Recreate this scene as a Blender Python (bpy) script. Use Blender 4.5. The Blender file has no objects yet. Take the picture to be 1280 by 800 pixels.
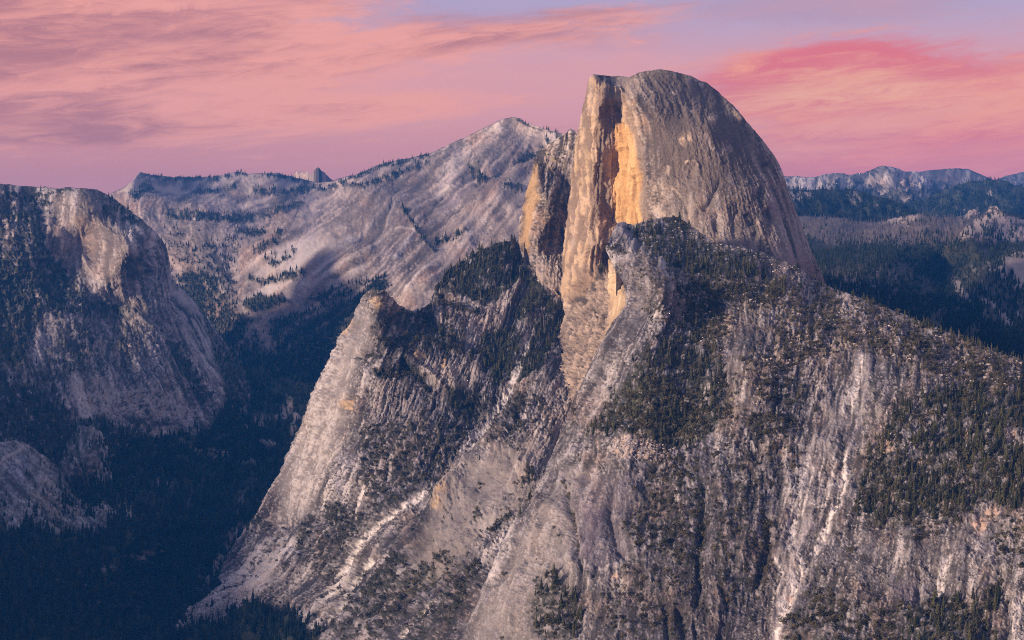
import bpy, math, random
import numpy as np
from mathutils import Vector, Matrix

S = bpy.context.scene
R = math.radians
random.seed(7)

# ------------------------------------------------------------------ camera
FPX, CX, CY, HOR = 2030.0, 640.0, 400.0, 337.0        # focal length in photo pixels, centre, level line
PITCH = math.atan((CY - HOR) / FPX)                    # the camera looks slightly down
cam_d = bpy.data.cameras.new("camera")
cam = bpy.data.objects.new("camera", cam_d)
S.collection.objects.link(cam)
cam_d.sensor_width = 36.0
cam_d.lens = 36.0 * FPX / 1280.0
cam_d.clip_start, cam_d.clip_end = 1.0, 200000.0
cam.location = (0, 0, 0)
cam.rotation_euler = (math.pi / 2 - PITCH, 0, 0)
S.camera = cam

# ------------------------------------------------------------------ light
SUN_AZ, SUN_EL = R(-125), R(10.5)                       # azimuth from +Y (view), negative = to the left
sun_dir = Vector((math.sin(SUN_AZ) * math.cos(SUN_EL), math.cos(SUN_AZ) * math.cos(SUN_EL), math.sin(SUN_EL)))
sl = bpy.data.lights.new("sun", 'SUN')
sl.energy = 5.0
sl.angle = R(6.0)
sl.color = (1.0, 0.76, 0.58)
sun = bpy.data.objects.new("sun", sl)
sun.rotation_euler = sun_dir.to_track_quat('Z', 'Y').to_euler()
S.collection.objects.link(sun)

S.view_settings.view_transform = 'Standard'
S.view_settings.look = 'None'
S.view_settings.exposure = 0.56
S.view_settings.gamma = 1.0
S.view_settings.use_curve_mapping = False
try:
    S.cycles.use_denoising = False
    S.cycles.max_bounces = 6
    S.cycles.diffuse_bounces = 2
    S.cycles.volume_bounces = 0
    S.cycles.filter_width = 1.05
except Exception:
    pass

# ------------------------------------------------------------------ sky (world)
world = bpy.data.worlds.new("World")
S.world = world
world.use_nodes = True


class NT:
    """small helper for building node trees"""
    def __init__(self, tree):
        self.t = tree
        self.n = tree.nodes
        self.n.clear()

    def node(self, typ, **kw):
        x = self.n.new(typ)
        for k, v in kw.items():
            setattr(x, k, v)
        return x

    def lk(self, a, b):
        self.t.links.new(a, b)

    def put(self, sock, v):
        if isinstance(v, (int, float)):
            sock.default_value = v
        elif isinstance(v, (tuple, list)):
            sock.default_value = v
        else:
            self.lk(v, sock)

    def m(self, op, a, b=0.0, c=0.0, clamp=False):
        x = self.node('ShaderNodeMath', operation=op, use_clamp=clamp)
        self.put(x.inputs[0], a)
        self.put(x.inputs[1], b)
        self.put(x.inputs[2], c)
        return x.outputs[0]

    def mr(self, v, a, b, c=0.0, d=1.0, smooth=True):
        x = self.node('ShaderNodeMapRange')
        x.interpolation_type = 'SMOOTHSTEP' if smooth else 'LINEAR'
        self.put(x.inputs[0], v)
        for i, q in zip((1, 2, 3, 4), (a, b, c, d)):
            self.put(x.inputs[i], q)
        return x.outputs[0]

    def mix(self, f, a, b, mode='MIX'):
        x = self.node('ShaderNodeMix', data_type='RGBA', blend_type=mode)
        self.put(x.inputs[0], f)
        self.put(x.inputs[6], a if not isinstance(a, tuple) else (*a, 1.0))
        self.put(x.inputs[7], b if not isinstance(b, tuple) else (*b, 1.0))
        return x.outputs[2]

    def comb(self, x, y, z):
        c = self.node('ShaderNodeCombineXYZ')
        for i, v in enumerate((x, y, z)):
            self.put(c.inputs[i], v)
        return c.outputs[0]

    def noise(self, vec, scale, detail=4.0, rough=0.55, dist=0.0):
        x = self.node('ShaderNodeTexNoise')
        self.put(x.inputs['Vector'], vec)
        x.inputs['Scale'].default_value = scale
        x.inputs['Detail'].default_value = detail
        x.inputs['Roughness'].default_value = rough
        x.inputs['Distortion'].default_value = dist
        return x.outputs['Fac']


def build_sky():
    T = NT(world.node_tree)
    tc = T.node('ShaderNodeTexCoord')
    sep = T.node('ShaderNodeSeparateXYZ')
    T.lk(tc.outputs['Generated'], sep.inputs[0])
    x, y, z = sep.outputs
    deg = 180 / math.pi
    az = T.m('MULTIPLY', T.m('ARCTAN2', x, y), deg)          # 0 straight ahead, + to the right
    el = T.m('MULTIPLY', T.m('ARCSINE', z), deg)
    # clear twilight: mauve near the land, lavender above, blue overhead
    ramp = T.node('ShaderNodeValToRGB')
    cr = ramp.color_ramp
    cr.interpolation = 'EASE'
    stops = [(0.0, (0.66, 0.23, 0.17)), (0.035, (0.72, 0.24, 0.19)), (0.07, (0.80, 0.325, 0.30)),
             (0.105, (0.46, 0.345, 0.50)), (0.22, (0.40, 0.34, 0.50)), (0.45, (0.32, 0.30, 0.40)), (1.0, (0.22, 0.24, 0.36))]
    cr.elements[0].position = stops[0][0]
    cr.elements[0].color = (*stops[0][1], 1)
    cr.elements[1].position = stops[-1][0]
    cr.elements[1].color = (*stops[-1][1], 1)
    for p, c in stops[1:-1]:
        e = cr.elements.new(p)
        e.color = (*c, 1)
    T.put(ramp.inputs[0], T.m('DIVIDE', T.m('MAXIMUM', el, 0.0), 90.0))
    clear = ramp.outputs[0]
    # cloud sheets: stretched along the horizon, slightly tilted
    el2 = T.m('SUBTRACT', el, T.m('MULTIPLY', az, 0.095))
    vec = T.comb(T.m('MULTIPLY', az, 0.075), T.m('MULTIPLY', el2, 0.42), 3.7)
    big = T.noise(vec, 1.0, 5.0, 0.55, 0.6)
    vec2 = T.comb(T.m('MULTIPLY', az, 0.16), T.m('MULTIPLY', el2, 1.15), 9.1)
    fine = T.noise(vec2, 1.0, 6.0, 0.6, 0.8)

    def blob(a0, e0, ra, re, tilt=0.0):
        da = T.m('SUBTRACT', az, a0)
        de = T.m('SUBTRACT', T.m('SUBTRACT', el, e0), T.m('MULTIPLY', da, tilt))
        q = T.m('ADD', T.m('POWER', T.m('DIVIDE', da, ra), 2.0), T.m('POWER', T.m('DIVIDE', de, re), 2.0))
        return T.m('POWER', 2.718, T.m('MULTIPLY', q, -1.0))

    def add(*v):
        o = v[0]
        for q in v[1:]:
            o = T.m('ADD', o, q)
        return o
    vec3 = T.comb(T.m('MULTIPLY', az, 0.36), T.m('MULTIPLY', el2, 1.9), 1.3)
    wisp = T.noise(vec3, 1.0, 7.0, 0.68, 1.4)
    vec4 = T.comb(T.m('MULTIPLY', az, 0.07), T.m('MULTIPLY', T.m('ADD', el2, T.m('MULTIPLY', wisp, 0.6)), 0.52), 5.9)
    band = T.noise(vec4, 1.0, 6.0, 0.6, 0.5)
    # salmon bank on the left and its long tail across the middle
    left = add(T.m('MULTIPLY', blob(-15.0, 8.2, 10.0, 2.4, 0.02), 0.66),
               T.m('MULTIPLY', blob(-2.0, 8.0, 9.5, 0.7, 0.12), 0.42),
               T.m('MULTIPLY', blob(-16.0, 5.0, 12.0, 1.3, 0.02), 0.60),
               T.m('MULTIPLY', blob(-4.0, 5.6, 9.0, 0.7, 0.03), 0.34),
               T.m('MULTIPLY', T.m('SUBTRACT', big, 0.5), 0.9),
               T.m('MULTIPLY', T.m('SUBTRACT', fine, 0.5), 0.8),
               T.m('MULTIPLY', T.m('SUBTRACT', wisp, 0.5), 0.42))
    m1 = T.mr(left, 0.08, 0.50)
    sh = T.mr(T.m('ADD', T.m('MULTIPLY', band, 0.82), T.m('MULTIPLY', wisp, 0.30)), 0.45, 0.66)
    salmon = T.mix(sh, (0.50, 0.15, 0.12), (0.98, 0.35, 0.22))
    c = T.mix(T.m('MULTIPLY', m1, 0.92), clear, salmon)
    # mauve-grey sheets high on the right
    grey = add(T.m('MULTIPLY', blob(11.0, 9.0, 7.0, 0.9, 0.0), 0.5), T.m('MULTIPLY', T.m('SUBTRACT', band, 0.5), 1.1), T.m('MULTIPLY', T.m('SUBTRACT', wisp, 0.5), 0.5))
    c = T.mix(T.m('MULTIPLY', T.mr(grey, 0.15, 0.6), 0.7), c, (0.45, 0.26, 0.36))
    # the glowing bank on the right
    right = add(T.m('MULTIPLY', blob(14.0, 5.7, 7.5, 1.9, -0.02), 0.78),
                T.m('MULTIPLY', blob(11.0, 7.2, 3.5, 0.7, 0.10), 0.34),
                T.m('MULTIPLY', T.m('SUBTRACT', big, 0.5), 0.8),
                T.m('MULTIPLY', T.m('SUBTRACT', fine, 0.5), 0.6),
                T.m('MULTIPLY', T.m('SUBTRACT', wisp, 0.5), 0.6))
    m2 = T.mr(right, 0.14, 0.56)
    hot = T.mix(sh, (0.80, 0.13, 0.12), (1.0, 0.33, 0.15))
    core = T.mr(add(T.m('MULTIPLY', blob(11.0, 6.3, 4.6, 0.9, 0.06), 0.9), T.m('MULTIPLY', T.m('SUBTRACT', fine, 0.5), 1.2), T.m('MULTIPLY', T.m('SUBTRACT', wisp, 0.5), 1.2)), 0.3, 1.0)
    hot = T.mix(T.m('MULTIPLY', core, 0.72), hot, (1.0, 0.44, 0.20))
    c = T.mix(m2, c, hot)
    # hot pink close to the land on the right
    low = T.m('MULTIPLY', T.mr(az, 4.0, 12.0), T.mr(el, 5.8, 3.6))
    c = T.mix(T.m('MULTIPLY', low, 0.72), c, T.mix(sh, (0.84, 0.16, 0.16), (1.0, 0.22, 0.17)))
    # thin veils everywhere, so that the sky goes on the same way outside the view
    veil = T.mr(T.m('ADD', T.m('MULTIPLY', big, 0.55), T.m('MULTIPLY', band, 0.45)), 0.42, 0.66)
    veil = T.m('MULTIPLY', veil, T.mr(el, 55.0, 12.0))
    c = T.mix(T.m('MULTIPLY', veil, 0.42), c, T.mix(sh, (0.62, 0.22, 0.20), (0.86, 0.34, 0.27)))
    # the sun's side of the sky is warmer and brighter, as after sundown
    nish = T.node('ShaderNodeTexSky')
    nish.sky_type = 'NISHITA'
    nish.sun_disc = False
    nish.sun_elevation = SUN_EL
    nish.sun_rotation = SUN_AZ
    nish.altitude = 2000
    nish.dust_density = 2.0
    b1 = T.node('ShaderNodeBackground')
    T.lk(nish.outputs[0], b1.inputs[0])
    b1.inputs[1].default_value = 0.010
    b2 = T.node('ShaderNodeBackground')
    T.lk(c, b2.inputs[0])
    b2.inputs[1].default_value = 0.70
    ad = T.node('ShaderNodeAddShader')
    T.lk(b1.outputs[0], ad.inputs[0])
    T.lk(b2.outputs[0], ad.inputs[1])
    out = T.node('ShaderNodeOutputWorld')
    T.lk(ad.outputs[0], out.inputs[0])


build_sky()

# ------------------------------------------------------------------ numeric helpers
_rng = np.random.default_rng(11)
_perm = _rng.permutation(512).astype(np.int64)
_perm = np.concatenate([_perm, _perm, _perm])
_ga = _rng.uniform(0, 2 * np.pi, 512)
_gx, _gy = np.cos(_ga).astype(np.float32), np.sin(_ga).astype(np.float32)
_gr = _rng.uniform(-1, 1, 512).astype(np.float32)


def _h(i, j, s):
    return _perm[(_perm[(i + s) & 511] + j) & 511]


def gnoise(x, y, s=0):
    xi, yi = np.floor(x), np.floor(y)
    fx, fy = (x - xi).astype(np.float32), (y - yi).astype(np.float32)
    xi, yi = xi.astype(np.int64), yi.astype(np.int64)
    u = fx * fx * fx * (fx * (fx * 6 - 15) + 10)
    v = fy * fy * fy * (fy * (fy * 6 - 15) + 10)
    def c(a, b):
        k = _h(xi + a, yi + b, s)
        return _gx[k] * (fx - a) + _gy[k] * (fy - b)
    n0 = c(0, 0) * (1 - u) + c(1, 0) * u
    n1 = c(0, 1) * (1 - u) + c(1, 1) * u
    return (n0 * (1 - v) + n1 * v) * 1.5


def fbm(x, y, s=0, octv=5, gain=0.5, lac=2.03):
    o, a, t = 0, 1.0, 0
    for k in range(octv):
        o = o + a * gnoise(x, y, s + 17 * k)
        t += a
        x, y, a = x * lac + 3.1, y * lac + 7.7, a * gain
    return o / t * 1.6


def ridged(x, y, s=0, octv=4, gain=0.55):
    o, a, t = 0, 1.0, 0
    for k in range(octv):
        o = o + a * (1 - np.abs(gnoise(x, y, s + 13 * k)) * 2)
        t += a
        x, y, a = x * 2.1 + 1.7, y * 2.1 + 5.3, a * gain
    return o / t


def worley(x, y, s=0):
    """nearest cell: random value of the cell, a tilted plane inside it, and the distance to its border"""
    xi, yi = np.floor(x).astype(np.int64), np.floor(y).astype(np.int64)
    b1 = np.full(x.shape, 9e9, np.float32)
    b2 = np.full(x.shape, 9e9, np.float32)
    val = np.zeros(x.shape, np.float32)
    tilt = np.zeros(x.shape, np.float32)
    for a in (-1, 0, 1):
        for b in (-1, 0, 1):
            k = _h(xi + a, yi + b, s)
            k2 = _perm[k]
            dx = (xi + a + 0.5 + 0.45 * _gr[k] - x).astype(np.float32)
            dy = (yi + b + 0.5 + 0.45 * _gr[k2] - y).astype(np.float32)
            d = dx * dx + dy * dy
            near = d < b1
            b2 = np.where(near, b1, np.minimum(b2, d))
            val = np.where(near, _gr[_perm[k2]], val)
            tilt = np.where(near, _gx[k2] * dx + _gy[k2] * dy, tilt)
            b1 = np.where(near, d, b1)
    return val, tilt, np.sqrt(b2) - np.sqrt(b1)


def blur(a, sy, sx=None):
    sx = sy if sx is None else sx
    h, w = a.shape
    py, px_ = int(3 * sy) + 1, int(3 * sx) + 1
    b = np.pad(a, ((py, py), (px_, px_)), mode='reflect') if py < h and px_ < w else np.pad(a, ((py, py), (px_, px_)), mode='edge')
    ky = np.fft.fftfreq(b.shape[0])[:, None]
    kx = np.fft.rfftfreq(b.shape[1])[None, :]
    g = np.exp(-2 * np.pi ** 2 * (sy * sy * ky * ky + sx * sx * kx * kx))
    r = np.fft.irfft2(np.fft.rfft2(b) * g, s=b.shape)
    return r[py:py + h, px_:px_ + w].astype(np.float32)


def norm(a):
    return (a - a.mean()) / (a.std() + 1e-9)


def sstep(a, b, x):
    t = np.clip((x - a) / (b - a), 0, 1)
    return t * t * (3 - 2 * t)


def resample(poly, n):
    p = np.asarray(poly, float)
    d = np.concatenate([[0], np.cumsum(np.hypot(*np.diff(p, axis=0).T))])
    t = np.linspace(0, d[-1], n)
    return np.stack([np.interp(t, d, p[:, 0]), np.interp(t, d, p[:, 1])], 1)


def plen(poly):
    p = np.asarray(poly, float)
    return np.hypot(*np.diff(p, axis=0).T).sum()


def rbf(pts, vals, X, Y, c=45.0):
    """multiquadric + plane through scattered values"""
    p = np.asarray(pts, float)
    v = np.asarray(vals, float)
    n = len(p)
    A = np.sqrt(((p[:, None] - p[None]) ** 2).sum(-1) + c * c)
    M = np.zeros((n + 3, n + 3))
    M[:n, :n] = A + np.eye(n) * 0.6
    q = np.concatenate([np.ones((n, 1)), p], 1)
    M[:n, n:] = q
    M[n:, :n] = q.T
    w = np.linalg.solve(M, np.concatenate([v, np.zeros(3)]))
    o = (w[n] + w[n + 1] * X + w[n + 2] * Y)
    for k in range(n):
        o = o + w[k] * np.sqrt((X - p[k, 0]) ** 2 + (Y - p[k, 1]) ** 2 + c * c)
    return o


def unproject(px, py, d):
    """the point seen at photo pixel (px, py) whose forward distance from the camera is d metres"""
    xc, zc = (px - CX) / FPX, -(py - CY) / FPX
    cp, sp = math.cos(PITCH), math.sin(PITCH)
    yy = cp + zc * sp
    zz = -sp + zc * cp
    return np.stack([xc / yy * d, d + 0 * xc, zz / yy * d], -1)


# ------------------------------------------------------------------ materials
def rock_material(name, bump_m, bump_s, var=0.35, fine=None):
    m = bpy.data.materials.new(name)
    m.use_nodes = True
    T = NT(m.node_tree)
    at = T.node('ShaderNodeAttribute', attribute_name='albedo')
    ge = T.node('ShaderNodeTexCoord')
    pos = ge.outputs['Object']
    n1 = T.noise(pos, 1.0 / bump_m, 5.0, 0.62)
    mp = T.node('ShaderNodeMapping')
    T.lk(pos, mp.inputs[0])
    mp.inputs['Scale'].default_value = (1.0, 1.0, 0.22)
    n2 = T.noise(mp.outputs[0], 1.0 / (bump_m * 0.6), 4.0, 0.6, 0.4)
    k = T.m('ADD', T.m('MULTIPLY', T.m('SUBTRACT', n1, 0.5), var * 2.2), T.m('MULTIPLY', T.m('SUBTRACT', n2, 0.5), var * 1.8))
    gain = T.m('MAXIMUM', T.m('ADD', 1.0, k), 0.25)
    vm = T.node('ShaderNodeVectorMath', operation='SCALE')
    T.lk(at.outputs['Color'], vm.inputs[0])
    T.put(vm.inputs['Scale'], gain)
    bs = T.node('ShaderNodeBsdfPrincipled')
    T.lk(vm.outputs[0], bs.inputs['Base Color'])
    bs.inputs['Roughness'].default_value = 0.85
    bs.inputs['Specular IOR Level'].default_value = 0.25
    bp = T.node('ShaderNodeBump')
    bp.inputs['Strength'].default_value = bump_s
    bp.inputs['Distance'].default_value = bump_m * 0.6
    T.put(bp.inputs['Height'], T.m('ADD', n1, T.m('MULTIPLY', n2, 0.8)))
    T.lk(bp.outputs[0], bs.inputs['Normal'])
    out = T.node('ShaderNodeOutputMaterial')
    T.lk(bs.outputs[0], out.inputs[0])
    return m


def leaf_material(name, ca, cb):
    m = bpy.data.materials.new(name)
    m.use_nodes = True
    T = NT(m.node_tree)
    oi = T.node('ShaderNodeObjectInfo')
    ge = T.node('ShaderNodeTexCoord')
    n = T.noise(ge.outputs['Object'], 0.45, 3.0, 0.6)
    f = T.m('ADD', T.m('MULTIPLY', oi.outputs['Random'], 0.6), T.m('MULTIPLY', n, 0.5))
    c = T.mix(T.mr(f, 0.15, 0.85), ca, cb)
    bs = T.node('ShaderNodeBsdfPrincipled')
    T.put(bs.inputs['Base Color'], c)
    bs.inputs['Roughness'].default_value = 0.9
    bs.inputs['Specular IOR Level'].default_value = 0.15
    out = T.node('ShaderNodeOutputMaterial')
    T.lk(bs.outputs[0], out.inputs[0])
    return m


M_near = rock_material('granite_near', 6.0, 0.8, 0.34)
M_mid = rock_material('granite_middle', 11.0, 0.55, 0.3)
M_far = rock_material('granite_far', 18.0, 0.35, 0.2)
M_ground = rock_material('valley_soil', 60.0, 0.5, 0.3)
M_needle = leaf_material('conifer_needles', (0.016, 0.022, 0.011), (0.085, 0.082, 0.036))
M_needle_far = leaf_material('far_conifer_needles', (0.010, 0.018, 0.012), (0.034, 0.044, 0.026))
M_bark = leaf_material('bark', (0.05, 0.035, 0.025), (0.10, 0.07, 0.05))
M_bush = leaf_material('shrub_leaves', (0.020, 0.021, 0.011), (0.110, 0.092, 0.046))
M_snag = leaf_material('grey_snag', (0.09, 0.08, 0.078), (0.19, 0.165, 0.155))


def stone_material():
    m = bpy.data.materials.new('pale_boulder_granite')
    m.use_nodes = True
    T = NT(m.node_tree)
    oi = T.node('ShaderNodeObjectInfo')
    ge = T.node('ShaderNodeTexCoord')
    n = T.noise(ge.outputs['Object'], 0.9, 4.0, 0.6)
    c = T.mix(T.m('ADD', T.m('MULTIPLY', oi.outputs['Random'], 0.6), T.m('MULTIPLY', n, 0.4)), (0.30, 0.26, 0.24), (0.58, 0.50, 0.44))
    bs = T.node('ShaderNodeBsdfPrincipled')
    T.put(bs.inputs['Base Color'], c)
    bs.inputs['Roughness'].default_value = 0.9
    out = T.node('ShaderNodeOutputMaterial')
    T.lk(bs.outputs[0], out.inputs[0])
    return m


M_stone = stone_material()

# base colours of the place
GREY = np.array([0.175, 0.155, 0.15])
PALE = np.array([0.56, 0.51, 0.49])
DARK = np.array([0.05, 0.045, 0.045])
TAN = np.array([0.40, 0.30, 0.205])
GOLD = np.array([0.58, 0.36, 0.15])
PURP = np.array([0.17, 0.145, 0.175])
VEG = np.array([0.024, 0.027, 0.016])
OLIVE = np.array([0.075, 0.070, 0.028])
EARTH = np.array([0.22, 0.165, 0.125])


# ------------------------------------------------------------------ a landform
class Land:
    """One landform. Its outline and a few traced lines fix a curved surface in real space; relief is pushed along the
    surface normal, so it has true depth from any side."""
    def __init__(self, name, top, bottom, left=None, right=None, step=1.2, depth=(), c=45.0, seed=0, jag=1.2):
        self.name, self.seed, self.lk = name, seed, 0.5
        left = left or [top[0], bottom[0]]
        right = right or [top[-1], bottom[-1]]
        nu = int(max(plen(top), plen(bottom)) / step)
        nv = int(max(plen(left), plen(right)) / step)
        t, b, l, r = resample(top, nu), resample(bottom, nu), resample(left, nv), resample(right, nv)
        # rough outline, fading inwards so that it leaves no ripples on the face
        k = np.arange(nu) * step
        jt = jag * fbm(k / 9.0, 0 * k + 5.5, seed + 3, 4, 0.6) * np.minimum(1, np.minimum(k, k[::-1]) / 6)
        k = np.arange(nv) * step
        jl = jag * fbm(k / 9.0, 0 * k + 2.5, seed + 5, 4, 0.6) * np.minimum(1, np.minimum(k, k[::-1]) / 6)
        u = np.linspace(0, 1, nu)[None, :, None]
        v = np.linspace(0, 1, nv)[:, None, None]
        G = ((1 - v) * t[None] + v * b[None] + (1 - u) * l[:, None] + u * r[:, None]
             - ((1 - u) * (1 - v) * t[0] + u * (1 - v) * t[-1] + (1 - u) * v * b[0] + u * v * b[-1]))
        G[..., 1] += jt[None, :] * np.exp(-np.arange(nv) * step / 7.0)[:, None]
        G[..., 0] += jl[:, None] * np.exp(-np.arange(nu) * step / 7.0)[None, :]
        self.PX, self.PY = G[..., 0], G[..., 1]
        self.H, self.W = nv, nu
        self.step = step
        ii, jj = np.arange(nv)[:, None] * step + 0 * u[..., 0], np.arange(nu)[None, :] * step + 0 * v[..., 0]
        self.edges = [ii, jj]
        d = np.asarray(depth, float)
        self.D = rbf(d[:, :2], d[:, 2], self.PX, self.PY, c)
        self.mpp = self.D / FPX                                    # metres per photo pixel here
        self.h = np.zeros((nv, nu), np.float32)                    # relief along the normal, metres
        # domain warp that makes traced edges natural
        self.wx = 5.0 * fbm(self.PX / 22, self.PY / 22, seed + 40, 4, 0.6)
        self.wy = 5.0 * fbm(self.PX / 22, self.PY / 22, seed + 80, 4, 0.6)
        self.brk = norm(fbm(self.PX / 7, self.PY / 7, seed + 120, 4, 0.65))
        self.brk2 = norm(fbm(self.PX / 30, self.PY / 30, seed + 160, 4, 0.6))
        self.col = np.broadcast_to(GREY, (nv, nu, 3)).copy()
        self.veg = np.zeros((nv, nu), np.float32)
        self.bush = np.zeros((nv, nu), np.float32)
        self.rubble = np.zeros((nv, nu), np.float32)

    # --- traced lines and areas
    def _win(self, pts, m):
        p = np.asarray(pts, float)
        ok = (self.PX > p[:, 0].min() - m) & (self.PX < p[:, 0].max() + m) & (self.PY > p[:, 1].min() - m) & (self.PY < p[:, 1].max() + m)
        r = np.where(ok.any(1))[0]
        q = np.where(ok.any(0))[0]
        if len(r) == 0:
            return None
        return slice(r[0], r[-1] + 1), slice(q[0], q[-1] + 1)

    def _dist(self, pts, win, warp=1.0):
        X, Y = self.PX[win] + warp * self.wx[win] * 0.5, self.PY[win] + warp * self.wy[win] * 0.5
        best = np.full(X.shape, 1e9)
        side = np.zeros(X.shape)
        along = np.zeros(X.shape)
        n = len(pts) - 1
        for i in range(n):
            (ax, ay), (bx, by) = pts[i], pts[i + 1]
            dx, dy = bx - ax, by - ay
            L = dx * dx + dy * dy + 1e-9
            tt = np.clip(((X - ax) * dx + (Y - ay) * dy) / L, 0, 1)
            ex, ey = X - ax - tt * dx, Y - ay - tt * dy
            dd = np.hypot(ex, ey)
            c = dd < best
            best = np.where(c, dd, best)
            side = np.where(c, np.sign(dx * ey - dy * ex), side)
            along = np.where(c, (i + tt) / n, along)
        return best, side, along

    def line(self, pts, w, amp, warp=0.7, taper=True):
        """rib (amp > 0) or gully (amp < 0), amp in metres, w in photo pixels"""
        win = self._win(pts, 5 * w + 8)
        if win is None:
            return
        d, s, a = self._dist(pts, win, warp)
        f = 0.75 * np.exp(-d / w) + 0.25 * np.exp(-(d / w) ** 2)
        if taper:
            f = f * sstep(0, 0.12, a) * sstep(1.0, 0.85, a)
        self.h[win] += (f * amp * self.lk).astype(np.float32)

    def stepline(self, pts, w, amp, side=1, warp=0.5):
        """a step: ground on one side of the line is raised by amp, falling back over w pixels"""
        win = self._win(pts, 4 * w + 8)
        if win is None:
            return
        d, s, a = self._dist(pts, win, warp)
        f = np.where(s * side > 0, np.exp(-d / w), 0) * sstep(0, 0.1, a) * sstep(1.0, 0.9, a)
        self.h[win] += (f * amp * self.lk).astype(np.float32)

    def mask(self, pts, feather=4.0, warp=1.0):
        p = list(pts)
        win = self._win(p, 14 + feather)
        out = np.zeros((self.H, self.W), np.float32)
        if win is None:
            return out
        X, Y = self.PX[win] + warp * self.wx[win], self.PY[win] + warp * self.wy[win]
        ins = np.zeros(X.shape, bool)
        n = len(p)
        best = np.full(X.shape, 1e9)
        for i in range(n):
            (ax, ay), (bx, by) = p[i], p[(i + 1) % n]
            if ay != by:
                cr = ((ay > Y) != (by > Y)) & (X < (bx - ax) * (Y - ay) / (by - ay) + ax)
                ins ^= cr
            dx, dy = bx - ax, by - ay
            tt = np.clip(((X - ax) * dx + (Y - ay) * dy) / (dx * dx + dy * dy + 1e-9), 0, 1)
            best = np.minimum(best, np.hypot(X - ax - tt * dx, Y - ay - tt * dy))
        sd = np.where(ins, best, -best)
        out[win] = sstep(-feather, feather, sd)
        return out

    def stroke(self, pts, w, warp=0.7, taper=0.12, breakup=0.5):
        out = np.zeros((self.H, self.W), np.float32)
        win = self._win(pts, 3 * w + 8)
        if win is None:
            return out
        d, s, a = self._dist(pts, win, warp)
        f = np.exp(-(d / w) ** 2) * sstep(0, taper, a) * sstep(1.0, 1 - taper, a)
        if breakup:
            f = np.clip(f * (1 + breakup * self.brk[win]), 0, 1)
        out[win] = f
        return out

    def paint(self, m, color, a=1.0):
        m = np.clip(m * a, 0, 1)[..., None]
        self.col = self.col * (1 - m) + np.asarray(color) * m

    def tint(self, m, gain):
        """m -> multiply the base colour by gain where m = 1"""
        self.col = self.col * (1 + (np.asarray(gain) - 1) * np.clip(m, 0, 1)[..., None])

    def calm(self, m, s=3.0):
        """smooth, unbroken slab where m = 1"""
        m = np.clip(m, 0, 1)
        c = np.stack([blur(self.col[..., i], s) for i in range(3)], -1)
        self.col = self.col + (c - self.col) * m[..., None]
        self.h = (self.h + (blur(self.h, s * .8) - self.h) * m).astype(np.float32)

    # --- flowing grain
    def flow(self, pts, wobble=0.25):
        """[(px, py, dx, dy)] fall-line directions -> unit field"""
        p = np.asarray(pts, float)
        ang = np.arctan2(p[:, 3], p[:, 2])
        if len(p) >= 4:
            X, Y = self.PX[::4, ::4], self.PY[::4, ::4]
            wgt = 1.0 / (((X[..., None] - p[:, 0]) ** 2 + (Y[..., None] - p[:, 1]) ** 2) + 400.0) ** 1.5
            fx = (wgt * np.cos(ang)).sum(-1)
            fy = (wgt * np.sin(ang)).sum(-1)
            fx = np.repeat(np.repeat(fx, 4, 0), 4, 1)[:self.H, :self.W]
            fy = np.repeat(np.repeat(fy, 4, 0), 4, 1)[:self.H, :self.W]
        else:
            fx = np.full((self.H, self.W), np.cos(ang).mean())
            fy = np.full((self.H, self.W), np.sin(ang).mean())
        L = np.hypot(fx, fy)
        fx, fy = fx / L, fy / L
        wob = wobble * fbm(self.PX / 40, self.PY / 40, self.seed + 200, 3)
        c, s = np.cos(wob), np.sin(wob)
        self.fx, self.fy = fx * c - fy * s, fx * s + fy * c
        xu, yu = np.gradient(self.PX, axis=1), np.gradient(self.PY, axis=1)
        xv, yv = np.gradient(self.PX, axis=0), np.gradient(self.PY, axis=0)
        det = xu * yv - xv * yu
        det = np.where(np.abs(det) < 0.05, 0.05 * np.sign(det) + (det == 0) * 0.05, det)
        self.gu = (self.fx * yv - self.fy * xv) / det * self.step
        self.gv = (self.fy * xu - self.fx * yu) / det * self.step
        q = np.maximum(1.0, np.hypot(self.gu, self.gv) / 2.0)
        self.gu, self.gv = self.gu / q, self.gv / q

    def streak(self, blur0, n, seed=0, base=None):
        r = np.random.default_rng(self.seed * 131 + seed)
        a = r.standard_normal((self.H, self.W)).astype(np.float32) if base is None else base.astype(np.float32)
        if blur0 > 0:
            a = norm(blur(a, blur0)).astype(np.float32)
        acc = a.copy()
        W, H = self.W, self.H
        gu, gv = self.gu.ravel().astype(np.float32), self.gv.ravel().astype(np.float32)
        flat = a.ravel()
        jj, ii = np.meshgrid(np.arange(W, dtype=np.float32), np.arange(H, dtype=np.float32))
        for sg in (1, -1):
            x, y = jj.ravel().copy(), ii.ravel().copy()
            for k in range(n):
                idx = np.clip(np.rint(y), 0, H - 1).astype(np.int32) * W + np.clip(np.rint(x), 0, W - 1).astype(np.int32)
                x += sg * gu[idx]
                y += sg * gv[idx]
                idx = np.clip(np.rint(y), 0, H - 1).astype(np.int32) * W + np.clip(np.rint(x), 0, W - 1).astype(np.int32)
                acc += flat[idx].reshape(H, W)
        return norm(blur(acc, 0.6))

    def aligned(self, sx, sy):
        """pixel coordinates turned into the mean grain direction, for slabs and blocks (sx across, sy along)"""
        a = math.atan2(float(self.fy.mean()), float(self.fx.mean()))
        X, Y = self.PX + 1.2 * self.wx, self.PY + 1.2 * self.wy
        al = X * math.cos(a) + Y * math.sin(a)
        ac = -X * math.sin(a) + Y * math.cos(a)
        return ac / sx, al / sy

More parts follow.
